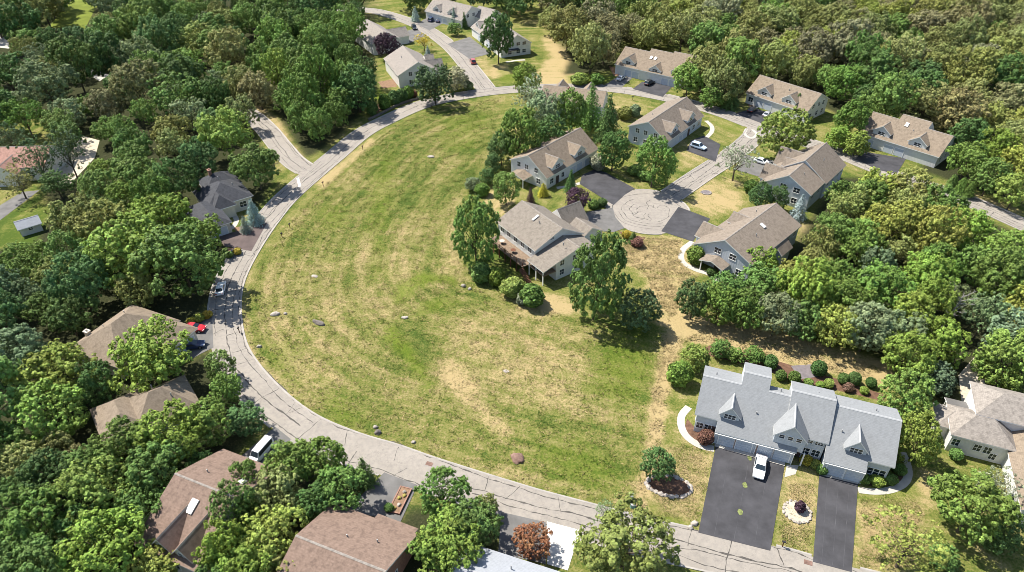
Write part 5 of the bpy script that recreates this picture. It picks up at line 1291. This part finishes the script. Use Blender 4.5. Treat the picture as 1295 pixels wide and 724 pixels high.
# the 200 that show largest are trees of their own; the far, small remainder reads as one canopy
SCAT.sort(key=lambda t: -t[0])
for t in SCAT[:200]: plant(*t[1:])
def woodland(rows, label):
    protos = ['broad0', 'broad1', 'broad2', 'broad3', 'broad4', 'broad5', 'broad6', 'broad7', 'tall0', 'tall2', 'wood0', 'wood1']
    cl = bpy.data.collections.get('woodland_kinds')
    if cl is None:
        cl = bpy.data.collections.new('woodland_kinds')
        for k, p in enumerate(protos):
            me = PROTO[p][0].copy(); me.materials[0] = M['leaf_wood']; cl.objects.link(bpy.data.objects.new('canopy_%d' % k, me))
    n = len(rows); me = bpy.data.meshes.new('woodland'); me.from_pydata([(t[1], t[2], 0.0) for t in rows], [], [])
    for nm_, ty_ in (('sc', 'FLOAT_VECTOR'), ('ro', 'FLOAT_VECTOR'), ('pi', 'INT'), ('icol', 'FLOAT_COLOR')): me.attributes.new(nm_, ty_, 'POINT')
    sc_, ro_, ix, ic = (me.attributes[q] for q in ('sc', 'ro', 'pi', 'icol'))
    for i, t in enumerate(rows):
        k = trng.uniform(.82, 1.18); b = COL[t[6]]
        sc_.data[i].vector = (t[3], t[3], t[4]); ro_.data[i].vector = (0, 0, trng.uniform(0, 6.28)); ix.data[i].value = protos.index(t[5]); ic.data[i].color = (b[0] * k, b[1] * k, b[2] * k, 1)
    o = bpy.data.objects.new('woodland', me); link(o); setp(o, label, 'woodland', kind='stuff')
    ng = bpy.data.node_groups.new('woodland', 'GeometryNodeTree'); ng.interface.new_socket('Geometry', in_out='INPUT', socket_type='NodeSocketGeometry'); ng.interface.new_socket('Geometry', in_out='OUTPUT', socket_type='NodeSocketGeometry')
    gi = ng.nodes.new('NodeGroupInput'); go = ng.nodes.new('NodeGroupOutput'); ip = ng.nodes.new('GeometryNodeInstanceOnPoints'); ci = ng.nodes.new('GeometryNodeCollectionInfo')
    ci.inputs['Collection'].default_value = cl; ci.inputs['Separate Children'].default_value = True; ip.inputs['Pick Instance'].default_value = True
    def na(nm, typ):
        q = ng.nodes.new('GeometryNodeInputNamedAttribute'); q.data_type = typ; q.inputs['Name'].default_value = nm; return q.outputs['Attribute']
    er = ng.nodes.new('FunctionNodeEulerToRotation')
    ng.links.new(gi.outputs[0], ip.inputs['Points']); ng.links.new(ci.outputs[0], ip.inputs['Instance']); ng.links.new(na('pi', 'INT'), ip.inputs['Instance Index'])
    ng.links.new(na('ro', 'FLOAT_VECTOR'), er.inputs[0]); ng.links.new(er.outputs[0], ip.inputs['Rotation']); ng.links.new(na('sc', 'FLOAT_VECTOR'), ip.inputs['Scale']); ng.links.new(ip.outputs[0], go.inputs[0])
    o.modifiers.new('canopy', 'NODES').node_group = ng; return o
rest = SCAT[200:]
woodland([t for t in rest if t[1] > 8], 'far olive and green canopy of the big wood behind the tan-roofed houses')
woodland([t for t in rest if t[1] <= 8], 'far mixed canopy of the wood beyond the lane and side street')
print('trees', len(SCAT))

SHRUBS = [
    # clipped balls behind the triplex
    (975, 458, 18, .95, 'shrub0', 'deep'), (988, 475, 14, .9, 'shrub0', 'mid'), (1005, 477, 16, .9, 'shrub0', 'mid'), (1036, 466, 19, 1.0, 'shrub0', 'deep'), (1023, 484, 12, .8, 'shrub1', 'mid'),
    (1038, 487, 12, .7, 'shrub1', 'bright'), (1049, 485, 14, .7, 'shrub1', 'bright'), (1067, 479, 14, 1.0, 'shrub0', 'deep'), (1081, 479, 16, 1.05, 'shrub0', 'deep'), (1102, 484, 13, 1.0, 'shrub0', 'deep'), (1093, 494, 12, .7, 'shrub1', 'bright'),
]
for t in SHRUBS: at_px(*t[:4], t[4], t[5], 'clipped round shrub in the bed behind the grey triplex', 'clipped shrubs behind the triplex', 'shrub', 'shrub')
for (x, y, w_, a_, p_, c_, l_) in [
    (1073, 490, 14, .7, 'shrub1', 'redbush', 'reddish brown shrub among the clipped balls behind the triplex'),
    (893, 553, 21, .85, 'shrub0', 'redbush', 'round red-brown shrub beside the curved path at the triplex end wall'),
    (1020, 582, 16, .7, 'shrub1', 'gold', 'yellow-green shrub at the entry between triplex driveways'), (1031, 587, 15, .7, 'shrub1', 'yel', 'lime shrub touching the yellow-green one at the triplex entry'), (1040, 594, 13, .9, 'shrub0', 'mid', 'green shrub at the corner of the narrower driveway'),
    (1093, 605, 16, .8, 'shrub1', 'mid', 'green shrub at the driveway end of the low hedge before the triplex'), (1110, 608, 20, .65, 'shrub1', 'bright', 'bright shrub in the middle of the low hedge before the triplex'), (1127, 606, 18, .7, 'shrub1', 'mid', 'green shrub at the path end of the low hedge before the triplex'), (1139, 594, 17, .8, 'shrub1', 'mid', 'green shrub round the hedge corner inside the curved path'),
    (860, 473, 32, 1.0, 'shrub1', 'bright', 'large round bright shrub between the straw strip and the triplex corner'), (880, 450, 40, .9, 'low0', 'bright', 'loose spreading bright shrub above the large round one'), (912, 440, 30, .8, 'low0', 'mid', 'loose green shrub on the bank behind the triplex'), (930, 448, 26, .7, 'low0', 'bright', 'light green shrub on the bank behind the triplex chimney side'), (955, 448, 28, .7, 'low0', 'mid', 'spreading green shrub next to the first clipped ball'),
    (1012, 641, 14, 1.1, 'shrub1', 'purple', 'dark maroon shrub inside the pale stone ring'),
    (608, 345, 24, 1.1, 'shrub1', 'mid', 'round green shrub at the foot of the oval tree by the deck'), (628, 350, 22, 1.1, 'shrub1', 'bright', 'bright upright shrub below the deck'), (648, 363, 30, .8, 'shrub1', 'yel', 'yellow-green spreading shrub below the deck'), (672, 374, 34, .8, 'shrub1', 'mid', 'wide green shrub below the porch corner'), (660, 378, 16, .9, 'shrub1', 'gray', 'small grey shrub in front of the wide green one'),
    (880, 323, 24, .95, 'shrub1', 'bright', 'round shrub inside the curved path'), (900, 344, 12, .8, 'shrub0', 'deep', 'small dark shrub at the porch of the curved-path house'), (950, 236, 18, .9, 'shrub1', 'mid', 'green shrub at the edge of the dry lawn'),
    (801, 301, 14, 1.3, 'fir0', 'deep', 'small dark conifer on the bank below the turning circle'), (793, 297, 13, .8, 'shrub1', 'gold', 'yellow shrub beside the small dark conifer'), (806, 306, 17, .7, 'shrub1', 'redbush', 'brownish shrub on the bank below the turning circle'),
    (750, 258, 14, .8, 'shrub1', 'mid', 'green shrub in the bed by the dark driveway'), (762, 256, 12, .8, 'shrub1', 'deep', 'dark shrub at the tip of the dark driveway bed'),
    (805, 215, 22, .5, 'shrub1', 'bright', 'low hedge along the edge of the dark driveway'), (816, 222, 20, .5, 'shrub1', 'mid', 'low hedge piece under the round green tree'), (756, 205, 22, .9, 'shrub1', 'gray', 'greyish shrub at the house corner beside the dark driveway'),
    (470.5, 137, 16, 1.1, 'shrub1', 'deep', 'first round shrub of the row on the low wall'), (486, 129, 17, 1.1, 'shrub1', 'mid', 'second round shrub of the row on the low wall'), (498, 124, 16, 1.1, 'shrub1', 'deep', 'third round shrub of the row on the low wall'), (508, 121, 15, 1.1, 'shrub1', 'deep', 'fourth round shrub of the row on the low wall'), (516, 117, 13, 1.2, 'shrub1', 'mid', 'last slim shrub of the row on the low wall'), (524, 119, 9, .9, 'shrub1', 'redbush', 'tiny red shrub at the end of the low wall'),
    (592, 108, 14, .8, 'shrub1', 'sage', 'pale shrub on the street corner bed'), (610, 240, 18, .9, 'shrub1', 'mid', 'small shrub on the meadow edge below the dark narrow tree'), (598, 232, 20, .9, 'low0', 'sage', 'loose sage shrub on the meadow edge'), (616, 222, 22, 1.0, 'low0', 'deep', 'dark loose shrub on the meadow edge'),
    (262, 398, 12, .8, 'shrub1', 'gold', 'yellow shrub above the red car'), (252, 402, 12, .8, 'shrub1', 'yel', 'lime shrub above the red car'), (242, 406, 11, .8, 'shrub1', 'gold', 'small golden shrub next to the red car'),
    (300, 318, 10, .8, 'shrub1', 'gold', 'yellow shrub in the red mulch bed'), (290, 322, 10, .8, 'shrub1', 'mid', 'green shrub in the red mulch bed'),
    (1212, 560, 14, .9, 'shrub1', 'bright', 'bright round shrub beside the lime columnar evergreen'), (1202, 548, 12, .9, 'shrub1', 'sage', 'small sage shrub at the stuccoed house corner'), (1210, 575, 16, .9, 'shrub1', 'mid', 'green shrub before the stuccoed house wall'),
    (1255, 450, 30, .8, 'low0', 'sage', 'spreading sage shrub above the gravel yard'), (1240, 462, 24, .8, 'low0', 'mid', 'green shrub beside the gravel yard'), (1275, 478, 26, .7, 'low0', 'yel', 'yellowish shrub behind the stuccoed house'),
    (492, 642, 12, .8, 'shrub1', 'deep', 'dark shrub at the lower end of the brick planter'),
    (733, 100, 22, .6, 'shrub1', 'bright', 'bright shrub on the clipped lawn below the wood'), (755, 100, 18, .7, 'shrub1', 'mid', 'green shrub on the clipped lawn by the white car'),
    (790, 143, 18, .9, 'shrub1', 'olive', 'olive shrub beside the loop road behind the taupe roof'), (803, 140, 16, .9, 'shrub1', 'sage', 'sage shrub beside the loop road behind the taupe roof'),
    (843, 94, 12, .8, 'shrub1', 'deep', 'dark shrub before the skylit roof house'),
]: at_px(x, y, w_, a_, p_, c_, l_, None, 'shrub', 'shrub')

# ------------------------------------------------------------------ cars
def loft(bm, rings, mi=0):
    rr = [[bm.verts.new(p) for p in r_] for r_ in rings]; n = len(rr[0])
    for a, b in zip(rr, rr[1:]):
        for k in range(n): bm.faces.new((a[k], a[(k + 1) % n], b[(k + 1) % n], b[k])).material_index = mi
    bm.faces.new(rr[0]).material_index = mi; bm.faces.new(rr[-1]).material_index = mi
CARS = {}
def car_meshes(kind):
    if kind in CARS: return CARS[kind]
    L, W_, H_, c0, c1, w0, w1 = {'sedan': (4.6, 1.82, 1.45, -1.75, .95, -1.15, .25), 'suv': (4.7, 1.9, 1.72, -2.15, 1.05, -1.9, .35), 'van': (5.0, 1.72, 2.0, -2.45, 1.5, -2.4, 1.0)}[kind]
    hw = W_ / 2; belt = .95 if kind != 'van' else 1.15; out = {}
    def ring(x, w_, zb, zt): return [(x, -w_ * .92, zb), (x, -w_, zb + (zt - zb) * .45), (x, -w_ * .93, zt), (x, w_ * .93, zt), (x, w_, zb + (zt - zb) * .45), (x, w_ * .92, zb)]
    bm = bmesh.new(); f = L / 2
    loft(bm, [ring(-f, hw * .84, .42, .78), ring(-f + .12, hw * .95, .28, belt * .95), ring(-f + .7, hw, .24, belt), ring(c0 + .6, hw, .24, belt), ring(c1 - .2, hw, .24, belt), ring(f - .75, hw * .98, .24, belt * .90), ring(f - .15, hw * .92, .28, .72), ring(f, hw * .8, .42, .62)])
    r1 = hw * .74
    loft(bm, [[(c0, -hw * .9, belt - .03), (c0, hw * .9, belt - .03), (c0 + .01, hw * .9, belt - .01), (c0 + .01, -hw * .9, belt - .01)],
              [(w0, -hw * .93, belt - .03), (w0, hw * .93, belt - .03), (w0, r1, H_ - .03), (w0, -r1, H_ - .03)],
              [((w0 + w1) / 2, -hw * .93, belt - .03), ((w0 + w1) / 2, hw * .93, belt - .03), ((w0 + w1) / 2, r1, H_), ((w0 + w1) / 2, -r1, H_)],
              [(w1, -hw * .93, belt - .03), (w1, hw * .93, belt - .03), (w1, r1 * .97, H_ - .05), (w1, -r1 * .97, H_ - .05)],
              [(c1, -hw * .88, belt - .03), (c1, hw * .88, belt - .03), (c1 - .01, hw * .88, belt - .01), (c1 - .01, -hw * .88, belt - .01)]])
    bmesh.ops.recalc_face_normals(bm, faces=bm.faces[:]); bmesh.ops.bevel(bm, geom=[e for e in bm.edges if e.calc_length() > .3], offset=.03, segments=1, affect='EDGES')
    out['body'] = bm
    def pane(p0, p1, p2, p3, off):
        bm = bmesh.new(); n = (Vector(p1) - Vector(p0)).cross(Vector(p3) - Vector(p0)).normalized() * off
        a = [bm.verts.new(Vector(p) + n) for p in (p0, p1, p2, p3)]; b = [bm.verts.new(Vector(p) - n * 2) for p in (p0, p1, p2, p3)]
        bm.faces.new(a); bm.faces.new(b[::-1])
        for k in range(4): bm.faces.new((a[k], b[k], b[(k + 1) % 4], a[(k + 1) % 4]))
        return bm
    lp = lambda a, b, t: tuple(a[i] + (b[i] - a[i]) * t for i in range(3))
    def inset(q, k=.09):
        c = tuple(sum(p[i] for p in q) / 4 for i in range(3)); return [lp(p, c, k) for p in q]
    out['windscreen'] = pane(*inset([(c1 - .02, -hw * .86, belt + .0), (c1 - .02, hw * .86, belt + .0), (w1, r1 * .95, H_ - .06), (w1, -r1 * .95, H_ - .06)], .06), .03)
    out['rear_window'] = pane(*inset([(c0 + .02, hw * .86, belt), (c0 + .02, -hw * .86, belt), (w0, -r1 * .95, H_ - .05), (w0, r1 * .95, H_ - .05)], .1), .03)
    for nm, sg in (('side_window', 1), ('side_window_', -1)):
        q = [(c0 + .35, sg * hw * .935, belt + .02), (c1 - .25, sg * hw * .925, belt + .02), (w1 - .05, sg * r1 * 1.02, H_ - .12), (w0 + .1, sg * r1 * 1.02, H_ - .12)]
        if sg > 0: q = [q[1], q[0], q[3], q[2]]
        out[nm] = pane(*inset(q, .06), .035)
    res = {}
    for k, b in out.items():
        bmesh.ops.recalc_face_normals(b, faces=b.faces[:]); me = bpy.data.meshes.new(k.strip('_')); b.to_mesh(me); b.free(); res[k] = me
    wb = bmesh.new(); tube(wb, (0, -.11, 0), (0, .11, 0), .33, .33, 16); bmesh.ops.recalc_face_normals(wb, faces=wb.faces[:]); me = bpy.data.meshes.new('tyre'); wb.to_mesh(me); wb.free(); me.materials.append(M['tyre']); res['tyre'] = me
    wb = bmesh.new(); tube(wb, (0, -.125, 0), (0, .125, 0), .2, .2, 12); bmesh.ops.recalc_face_normals(wb, faces=wb.faces[:]); me = bpy.data.meshes.new('rim'); wb.to_mesh(me); wb.free(); me.materials.append(M['rim']); res['rim'] = me
    for nm, x, mt in (('headlight', f - .1, 'lamp'), ('tail_light', -f + .06, 'redlamp')):
        wb = bmesh.new(); bx(wb, -.08, .08, -.2, .2, -.07, .07); bmesh.ops.recalc_face_normals(wb, faces=wb.faces[:]); me = bpy.data.meshes.new(nm); wb.to_mesh(me); wb.free(); me.materials.append(M[mt]); res[nm] = (me, x)
    res['dim'] = (L, hw); CARS[kind] = res; return res
def car(px_, py_, dirpx, kind, paint_, label, name='parked_car', cat='car', z=0.075):
    x, y = P(px_, py_); x2, y2 = P(px_ + dirpx[0], py_ + dirpx[1]); o = empty(name, (x, y, z), math.atan2(y2 - y, x2 - x)); setp(o, label, cat, 'cars by the houses' if cat == 'car' else None)
    r_ = car_meshes(kind); L, hw = r_['dim']
    b = r_['body'].copy(); b.materials.append(M[paint_]); link(bpy.data.objects.new('body', b), o)
    for k in ('windscreen', 'rear_window', 'side_window', 'side_window_'):
        me = r_[k]
        if not me.materials: me.materials.append(M['glass'])
        link(bpy.data.objects.new(k.strip('_'), me), o)
    for sx in (-L * .31, L * .31):
        for sy in (-hw + .1, hw - .1):
            wh = bpy.data.objects.new('wheel', r_['tyre']); wh.location = (sx, sy, .33); link(wh, o); link(bpy.data.objects.new('rim', r_['rim']), wh)
    for nm, zz_ in (('headlight', .62), ('tail_light', .74)):
        me, xx = r_[nm]
        for sy in (-hw * .62, hw * .62): q = bpy.data.objects.new(nm, me); q.location = (xx, sy, zz_); link(q, o)
    return o
for a in [
    (960, 594, (-5, 30), 'sedan', 'c_white', 'white sedan parked on the double asphalt driveway of the triplex'),
    (280, 368, (3, -12), 'sedan', 'c_white', 'white car driving along the shaded bend of the loop road'),
    (246, 418, (14, 1), 'sedan', 'c_red', 'bright red car beside the brown hip-roofed house'),
    (244, 440, (13, -2), 'sedan', 'c_navy', 'dark blue car below the bright red car on the same driveway'),
    (883, 188, (16, 5), 'suv', 'c_blue', 'pale blue minivan on the driveway by the cul-de-sac neck'),
    (598, 80, (-5, -9), 'suv', 'c_maroon', 'faded red car at the edge of the side street'),
    (546, 27, (9, -5), 'suv', 'c_navy', 'dark tall car on the far grey driveway'), (556, 28, (9, -5), 'sedan', 'c_navy', 'dark low car on the far grey driveway'),
    (524, 37, (4, 6), 'suv', 'c_black', 'black car at the far bend of the side street'),
    (785, 101, (8, -6), 'sedan', 'c_white', 'white car on the grey driveway under the wood edge'), (821, 107, (8, -4), 'suv', 'c_black', 'black car on the dark driveway of the skylit roof house'),
    (951, 141, (7, -5), 'sedan', 'c_black', 'black car before the long tan-roofed house'), (970, 147, (7, -5), 'sedan', 'c_silver', 'silver car under the round street tree'),
    (963, 207, (10, 3), 'sedan', 'c_white', 'white car behind the pale open tree at the cul-de-sac entrance'),
    (1290, 634, (14, -8), 'suv', 'c_navy', 'dark blue car behind the large tree at the stuccoed house'),
]: car(*a)
car(331, 576, (-14, 16), 'van', 'c_white', 'white panel van parked under trees beside the loop road', 'parked_van', 'van')

# ------------------------------------------------------------------ stones, beds, mailboxes and other small things
def rock_bm(seed, sx, sy, sz):
    bm = bmesh.new(); bmesh.ops.create_icosphere(bm, subdivisions=3, radius=1.0); o = Vector((seed * 3.1, seed * 1.7, 0))
    for v in bm.verts:
        n = mnoise.noise(v.co * 1.3 + o) * .35 + mnoise.noise(v.co * 3.5 + o) * .12; v.co *= 1 + n
        v.co = Vector((v.co.x * sx, v.co.y * sy, max(-.15, v.co.z * sz)))
    return bm
for i, (px_, py_, w_, d_, hh, mt, lb) in enumerate([
    (403, 409, 2.9, 1.2, .45, 'stone_dark', 'long dark flat boulder lying in the meadow'), (348, 398, 1.9, 1.1, .4, 'stone', 'pale boulder in the meadow near the loop road bend'),
    (545, 199, 2.1, 1.2, .35, 'stone', 'pale flat boulder alone in the upper meadow'), (655, 580, 1.9, 2.3, .45, 'stone_red', 'reddish boulder in the lower meadow near the road'),
    (328, 439, 1.0, .7, .4, 'stone', 'small whitish stone by the meadow edge of the bend'), (478, 548, 1.1, 1.0, .55, 'stone_dark', 'dark stone beside the lower meadow edge'), (475, 541, .9, .6, .4, 'stone', 'light stone touching the dark one at the lower meadow edge'),
    (586, 362, 1.0, .8, .35, 'stone', 'small stone on the meadow mound near the deck house'), (594, 366, .8, .6, .3, 'stone', 'smallest stone on the meadow mound near the deck house'), (523, 560, .7, .6, .3, 'stone', 'small round white stone near the lower road'),
    (398, 350, 1.6, .9, .2, 'stone', 'low pale stone in the meadow opposite the slate-roofed house'), (878, 663, 1.1, .8, .45, 'stone', 'pale boulder at the road corner of the double driveway'), (873, 668, .8, .7, .4, 'stone', 'small pale stone at the road corner of the double driveway'),
    (361, 397, .8, .6, .25, 'stone', 'small stone next to the pale boulder near the bend'), (512, 402, 1.4, .8, .15, 'stone', 'flat stone in the dry middle of the meadow'), (640, 470, 1.2, .7, .12, 'stone', 'flat stone half sunk in the dry meadow'),
]):
    x, y = P(px_, py_); o = mesh_obj('boulder', rock_bm(i + 2, w_ / 2, d_ / 2, hh), M[mt], None, (x, y, .08), R(-10 + 37 * i % 60 - 20), smooth=True); setp(o, lb, 'boulder')
def stone_bed(cx, cy, rx, ry, n, mt, sz, label, floor, rot=0, gap=0):
    x, y = P(cx, cy); o = empty('planting_bed', (x, y, 0), R(rot)); setp(o, label, 'planting bed'); r = random.Random(int(cx))
    bm = bmesh.new(); vs = [bm.verts.new((rx * math.cos(2 * math.pi * k / 24), ry * math.sin(2 * math.pi * k / 24), .09)) for k in range(24)]; bm.faces.new(vs); mesh_obj('mulch', bm, M[floor], o)
    protos = []
    for k in range(4):
        b = rock_bm(20 + k + int(cx) % 7, 1, .75, .55); me = bpy.data.meshes.new('stone'); b.to_mesh(me); b.free(); me.materials.append(M[mt]); protos.append(me)
    for k in range(n):
        a = 2 * math.pi * k / n; q = bpy.data.objects.new('stone', protos[k % 4]); s_ = sz * r.uniform(.75, 1.3); q.scale = (s_, s_, s_); q.location = (rx * math.cos(a) * r.uniform(.94, 1.04), ry * math.sin(a) * r.uniform(.94, 1.04), .1); q.rotation_euler = (0, 0, a + 1.57 + r.uniform(-.3, .3)); link(q, o)
    return o
stone_bed(846, 615, 3.4, 1.9, 26, 'stone', .42, 'oval stone-edged mulch bed under the small open tree', 'mulch', -12)
stone_bed(1008, 648, 1.9, 1.9, 18, 'stone', .3, 'pale stone ring with maroon shrub between the driveways', 'sand')
stone_bed(893, 244, 1.3, 1.1, 14, 'stone', .22, 'round stone-edged bird pond on the dry lawn by the cul-de-sac', 'slate')
def mailbox(px_, py_, ang, label):
    x, y = P(px_, py_); o = empty('mailbox', (x, y, 0), R(ang)); setp(o, label, 'mailbox', 'mailboxes along the loop road')
    bm = bmesh.new(); bx(bm, -.06, .06, -.06, .06, 0, 1.1); mesh_obj('post', bm, M['wood_dark'], o)
    bm = bmesh.new(); bmesh.ops.create_cone(bm, cap_ends=True, segments=12, radius1=.14, radius2=.14, depth=.5)
    for v in bm.verts: v.co = Vector((v.co.z, v.co.x, max(v.co.y, -.1) + 1.24))
    mesh_obj('box', bm, M['black'], o); bm = bmesh.new(); bx(bm, .05, .12, .142, .16, 1.2, 1.5); mesh_obj('flag', bm, M['redlamp'], o)
for a in [(357, 301, 60, 'lower mailbox of the pair on the meadow verge opposite the slate-roofed house'), (367, 289, 55, 'upper mailbox of the pair on the meadow verge opposite the slate-roofed house'), (409, 236, 45, 'mailbox on the meadow verge opposite the lane'), (459, 190, 40, 'mailbox on the meadow verge below the low wall'),
          (546, 139, 20, 'mailbox on the meadow verge opposite the side street corner'), (303, 421, 85, 'mailbox on the meadow verge opposite the red car'), (989, 692, -20, 'mailbox on the lawn between the two asphalt driveways'), (800, 127, -15, 'mailbox on the verge behind the taupe-roofed house')]: mailbox(*a)
for (px_, py_, hh, lb) in ((797, 631, .9, 'taller teal utility pedestal on the verge beside the straw strip'), (800, 641, .7, 'shorter teal utility pedestal on the verge beside the straw strip')):
    x, y = P(px_, py_); o = empty('utility_pedestal', (x, y, 0)); setp(o, lb, 'utility box', 'utility pedestals on the verge')
    bm = bmesh.new(); tube(bm, (0, 0, 0), (0, 0, hh), .42, .40, 14); mesh_obj('housing', bm, M['teal'], o); bm = bmesh.new(); tube(bm, (0, 0, hh), (0, 0, hh + .1), .46, .46, 14); tube(bm, (0, 0, hh + .1), (0, 0, hh + .22), .44, .2, 14); mesh_obj('lid', bm, M['metal'], o)
# raised brick planter beside the planter house
A_, B_ = P(514, 618), P(498, 650); L_ = math.dist(A_, B_); ang = math.atan2(B_[1] - A_[1], B_[0] - A_[0])
o = empty('brick_planter', ((A_[0] + B_[0]) / 2, (A_[1] + B_[1]) / 2, 0), ang); setp(o, 'long low brick-edged planter between two asphalt strips', 'planter')
bm = bmesh.new(); bx(bm, -L_ / 2 + .15, L_ / 2 - .15, -.75, .75, .05, .3); mesh_obj('soil', bm, M['redmulch'], o)
bm = bmesh.new(); bx(bm, -L_ / 2, L_ / 2, -.95, -.76, .0, .38); bx(bm, -L_ / 2, L_ / 2, .76, .95, .0, .38); bx(bm, -L_ / 2, -L_ / 2 + .14, -.75, .75, 0, .375); bx(bm, L_ / 2 - .14, L_ / 2, -.75, .75, 0, .375); mesh_obj('edging', bm, M['brick'], o)
for k, (u, v, mt) in enumerate(((-1.4, .1, 'stone'), (-.2, -.2, 'flower_y'), (.9, .25, 'stone'), (1.6, -.2, 'flower_y'), (-.8, .35, 'flower_y'))):
    mesh_obj('rock' if mt == 'stone' else 'bloom', rock_bm(50 + k, .3, .28, .25), M[mt], o, (u, v, .35), smooth=True)
# low wall in front of the shrub row
ln = smooth_line(PP([(466, 153), (482, 145), (499, 136), (514, 130), (530, 126)]), 1.0); bm = bmesh.new(); a = offset(ln, .2); b = offset(ln, -.2)
va = [[bm.verts.new((p.x, p.y, z)) for p in l_] for l_ in (a, b) for z in (0, .7)]
for i in range(len(ln) - 1):
    for q, r_ in ((0, 1), (1, 3), (3, 2), (2, 0)): bm.faces.new((va[q][i], va[q][i + 1], va[r_][i + 1], va[r_][i]))
setp(mesh_obj('retaining_wall', bm, M['stone_dark'], None), 'low dark retaining wall below the row of round shrubs', 'wall')
for pts, mt in [([(468, 148), (498, 131), (526, 122), (524, 116), (500, 121), (470, 136)], 'mulch'), ([(284, 314), (296, 314), (312, 322), (300, 332), (288, 326)], 'redmulch'), ([(294, 288), (326, 284), (322, 291), (300, 294)], 'redmulch'),
                ([(770, 84), (778, 86), (785, 98), (776, 96)], 'redmulch'), ([(478, 104), (500, 100), (502, 110), (484, 112)], 'redmulch'), ([(944, 130), (952, 128), (958, 138), (948, 136)], 'redmulch'),
                ([(880, 446), (960, 466), (1000, 480), (1118, 508), (1120, 500), (1060, 480), (960, 450), (900, 436)], 'mulch'), ([(1085, 598), (1128, 602), (1140, 590), (1146, 596), (1138, 610), (1110, 616), (1086, 612)], 'mulch'),
                ([(869, 530), (878, 540), (898, 552), (900, 562), (884, 560), (870, 550), (866, 540)], 'mulch'), ([(782, 292), (800, 300), (816, 300), (812, 312), (796, 310)], 'mulch')]:
    setp(flat_sheet('mulch_bed', PP(pts), 0.018, M[mt]), kind='structure')
# furniture on the long deck
for k, (u, v) in enumerate(((5.0, -8.9), (9.4, -9.0))):
    hh2 = [o_ for o_ in col.objects if o_.get('label', '').startswith('white two-storey')][0]; c_, s_ = math.cos(hh2.rotation_euler.z), math.sin(hh2.rotation_euler.z); wx, wy = hh2.location.x + u * c_ - v * s_, hh2.location.y + u * s_ + v * c_
    o = empty('patio_table', (wx, wy, 2.6)); setp(o, ['round patio table on the deck near the far stair end', 'round patio table in the middle of the deck'][k], 'table', 'tables on the deck')
    bm = bmesh.new(); tube(bm, (0, 0, .7), (0, 0, .75), .6, .6, 16); mesh_obj('table_top', bm, M['wood_dark'] if k else M['walk'], o); bm = bmesh.new(); tube(bm, (0, 0, 0), (0, 0, .7), .06, .06, 8); tube(bm, (0, 0, 0), (0, 0, .05), .3, .3, 10); mesh_obj('pedestal', bm, M['black'], o)

# a dead tree standing in the middle wood
x_, y_ = P(1183, 428); o = empty('dead_tree', (x_, y_, 0)); setp(o, 'bare grey dead tree leaning in the wood above the gravel yard', 'tree')
bm = bmesh.new(); r = random.Random(5); top = Vector((2.2, 1.0, 9.5)); tube(bm, (0, 0, 0), (.8, .3, 4.5), .28, .2, 8); tube(bm, (.8, .3, 4.5), top, .2, .06, 7); mesh_obj('trunk', bm, M['deadwood'], o)
for k in range(12):
    p = Vector((.8, .3, 4.5)).lerp(top, r.uniform(.05, .95)); bm = bmesh.new(); e = p + Vector((r.uniform(-2, 2.2), r.uniform(-1.8, 1.8), r.uniform(.6, 2.0))); tube(bm, p, e, .08, .035, 5)
    for q in range(3):
        p2 = p.lerp(e, r.uniform(.4, .95)); tube(bm, p2, p2 + Vector((r.uniform(-.8, .8), r.uniform(-.8, .8), r.uniform(.2, .9))), .035, .012, 4)
    mesh_obj('branch', bm, M['deadwood'], o)
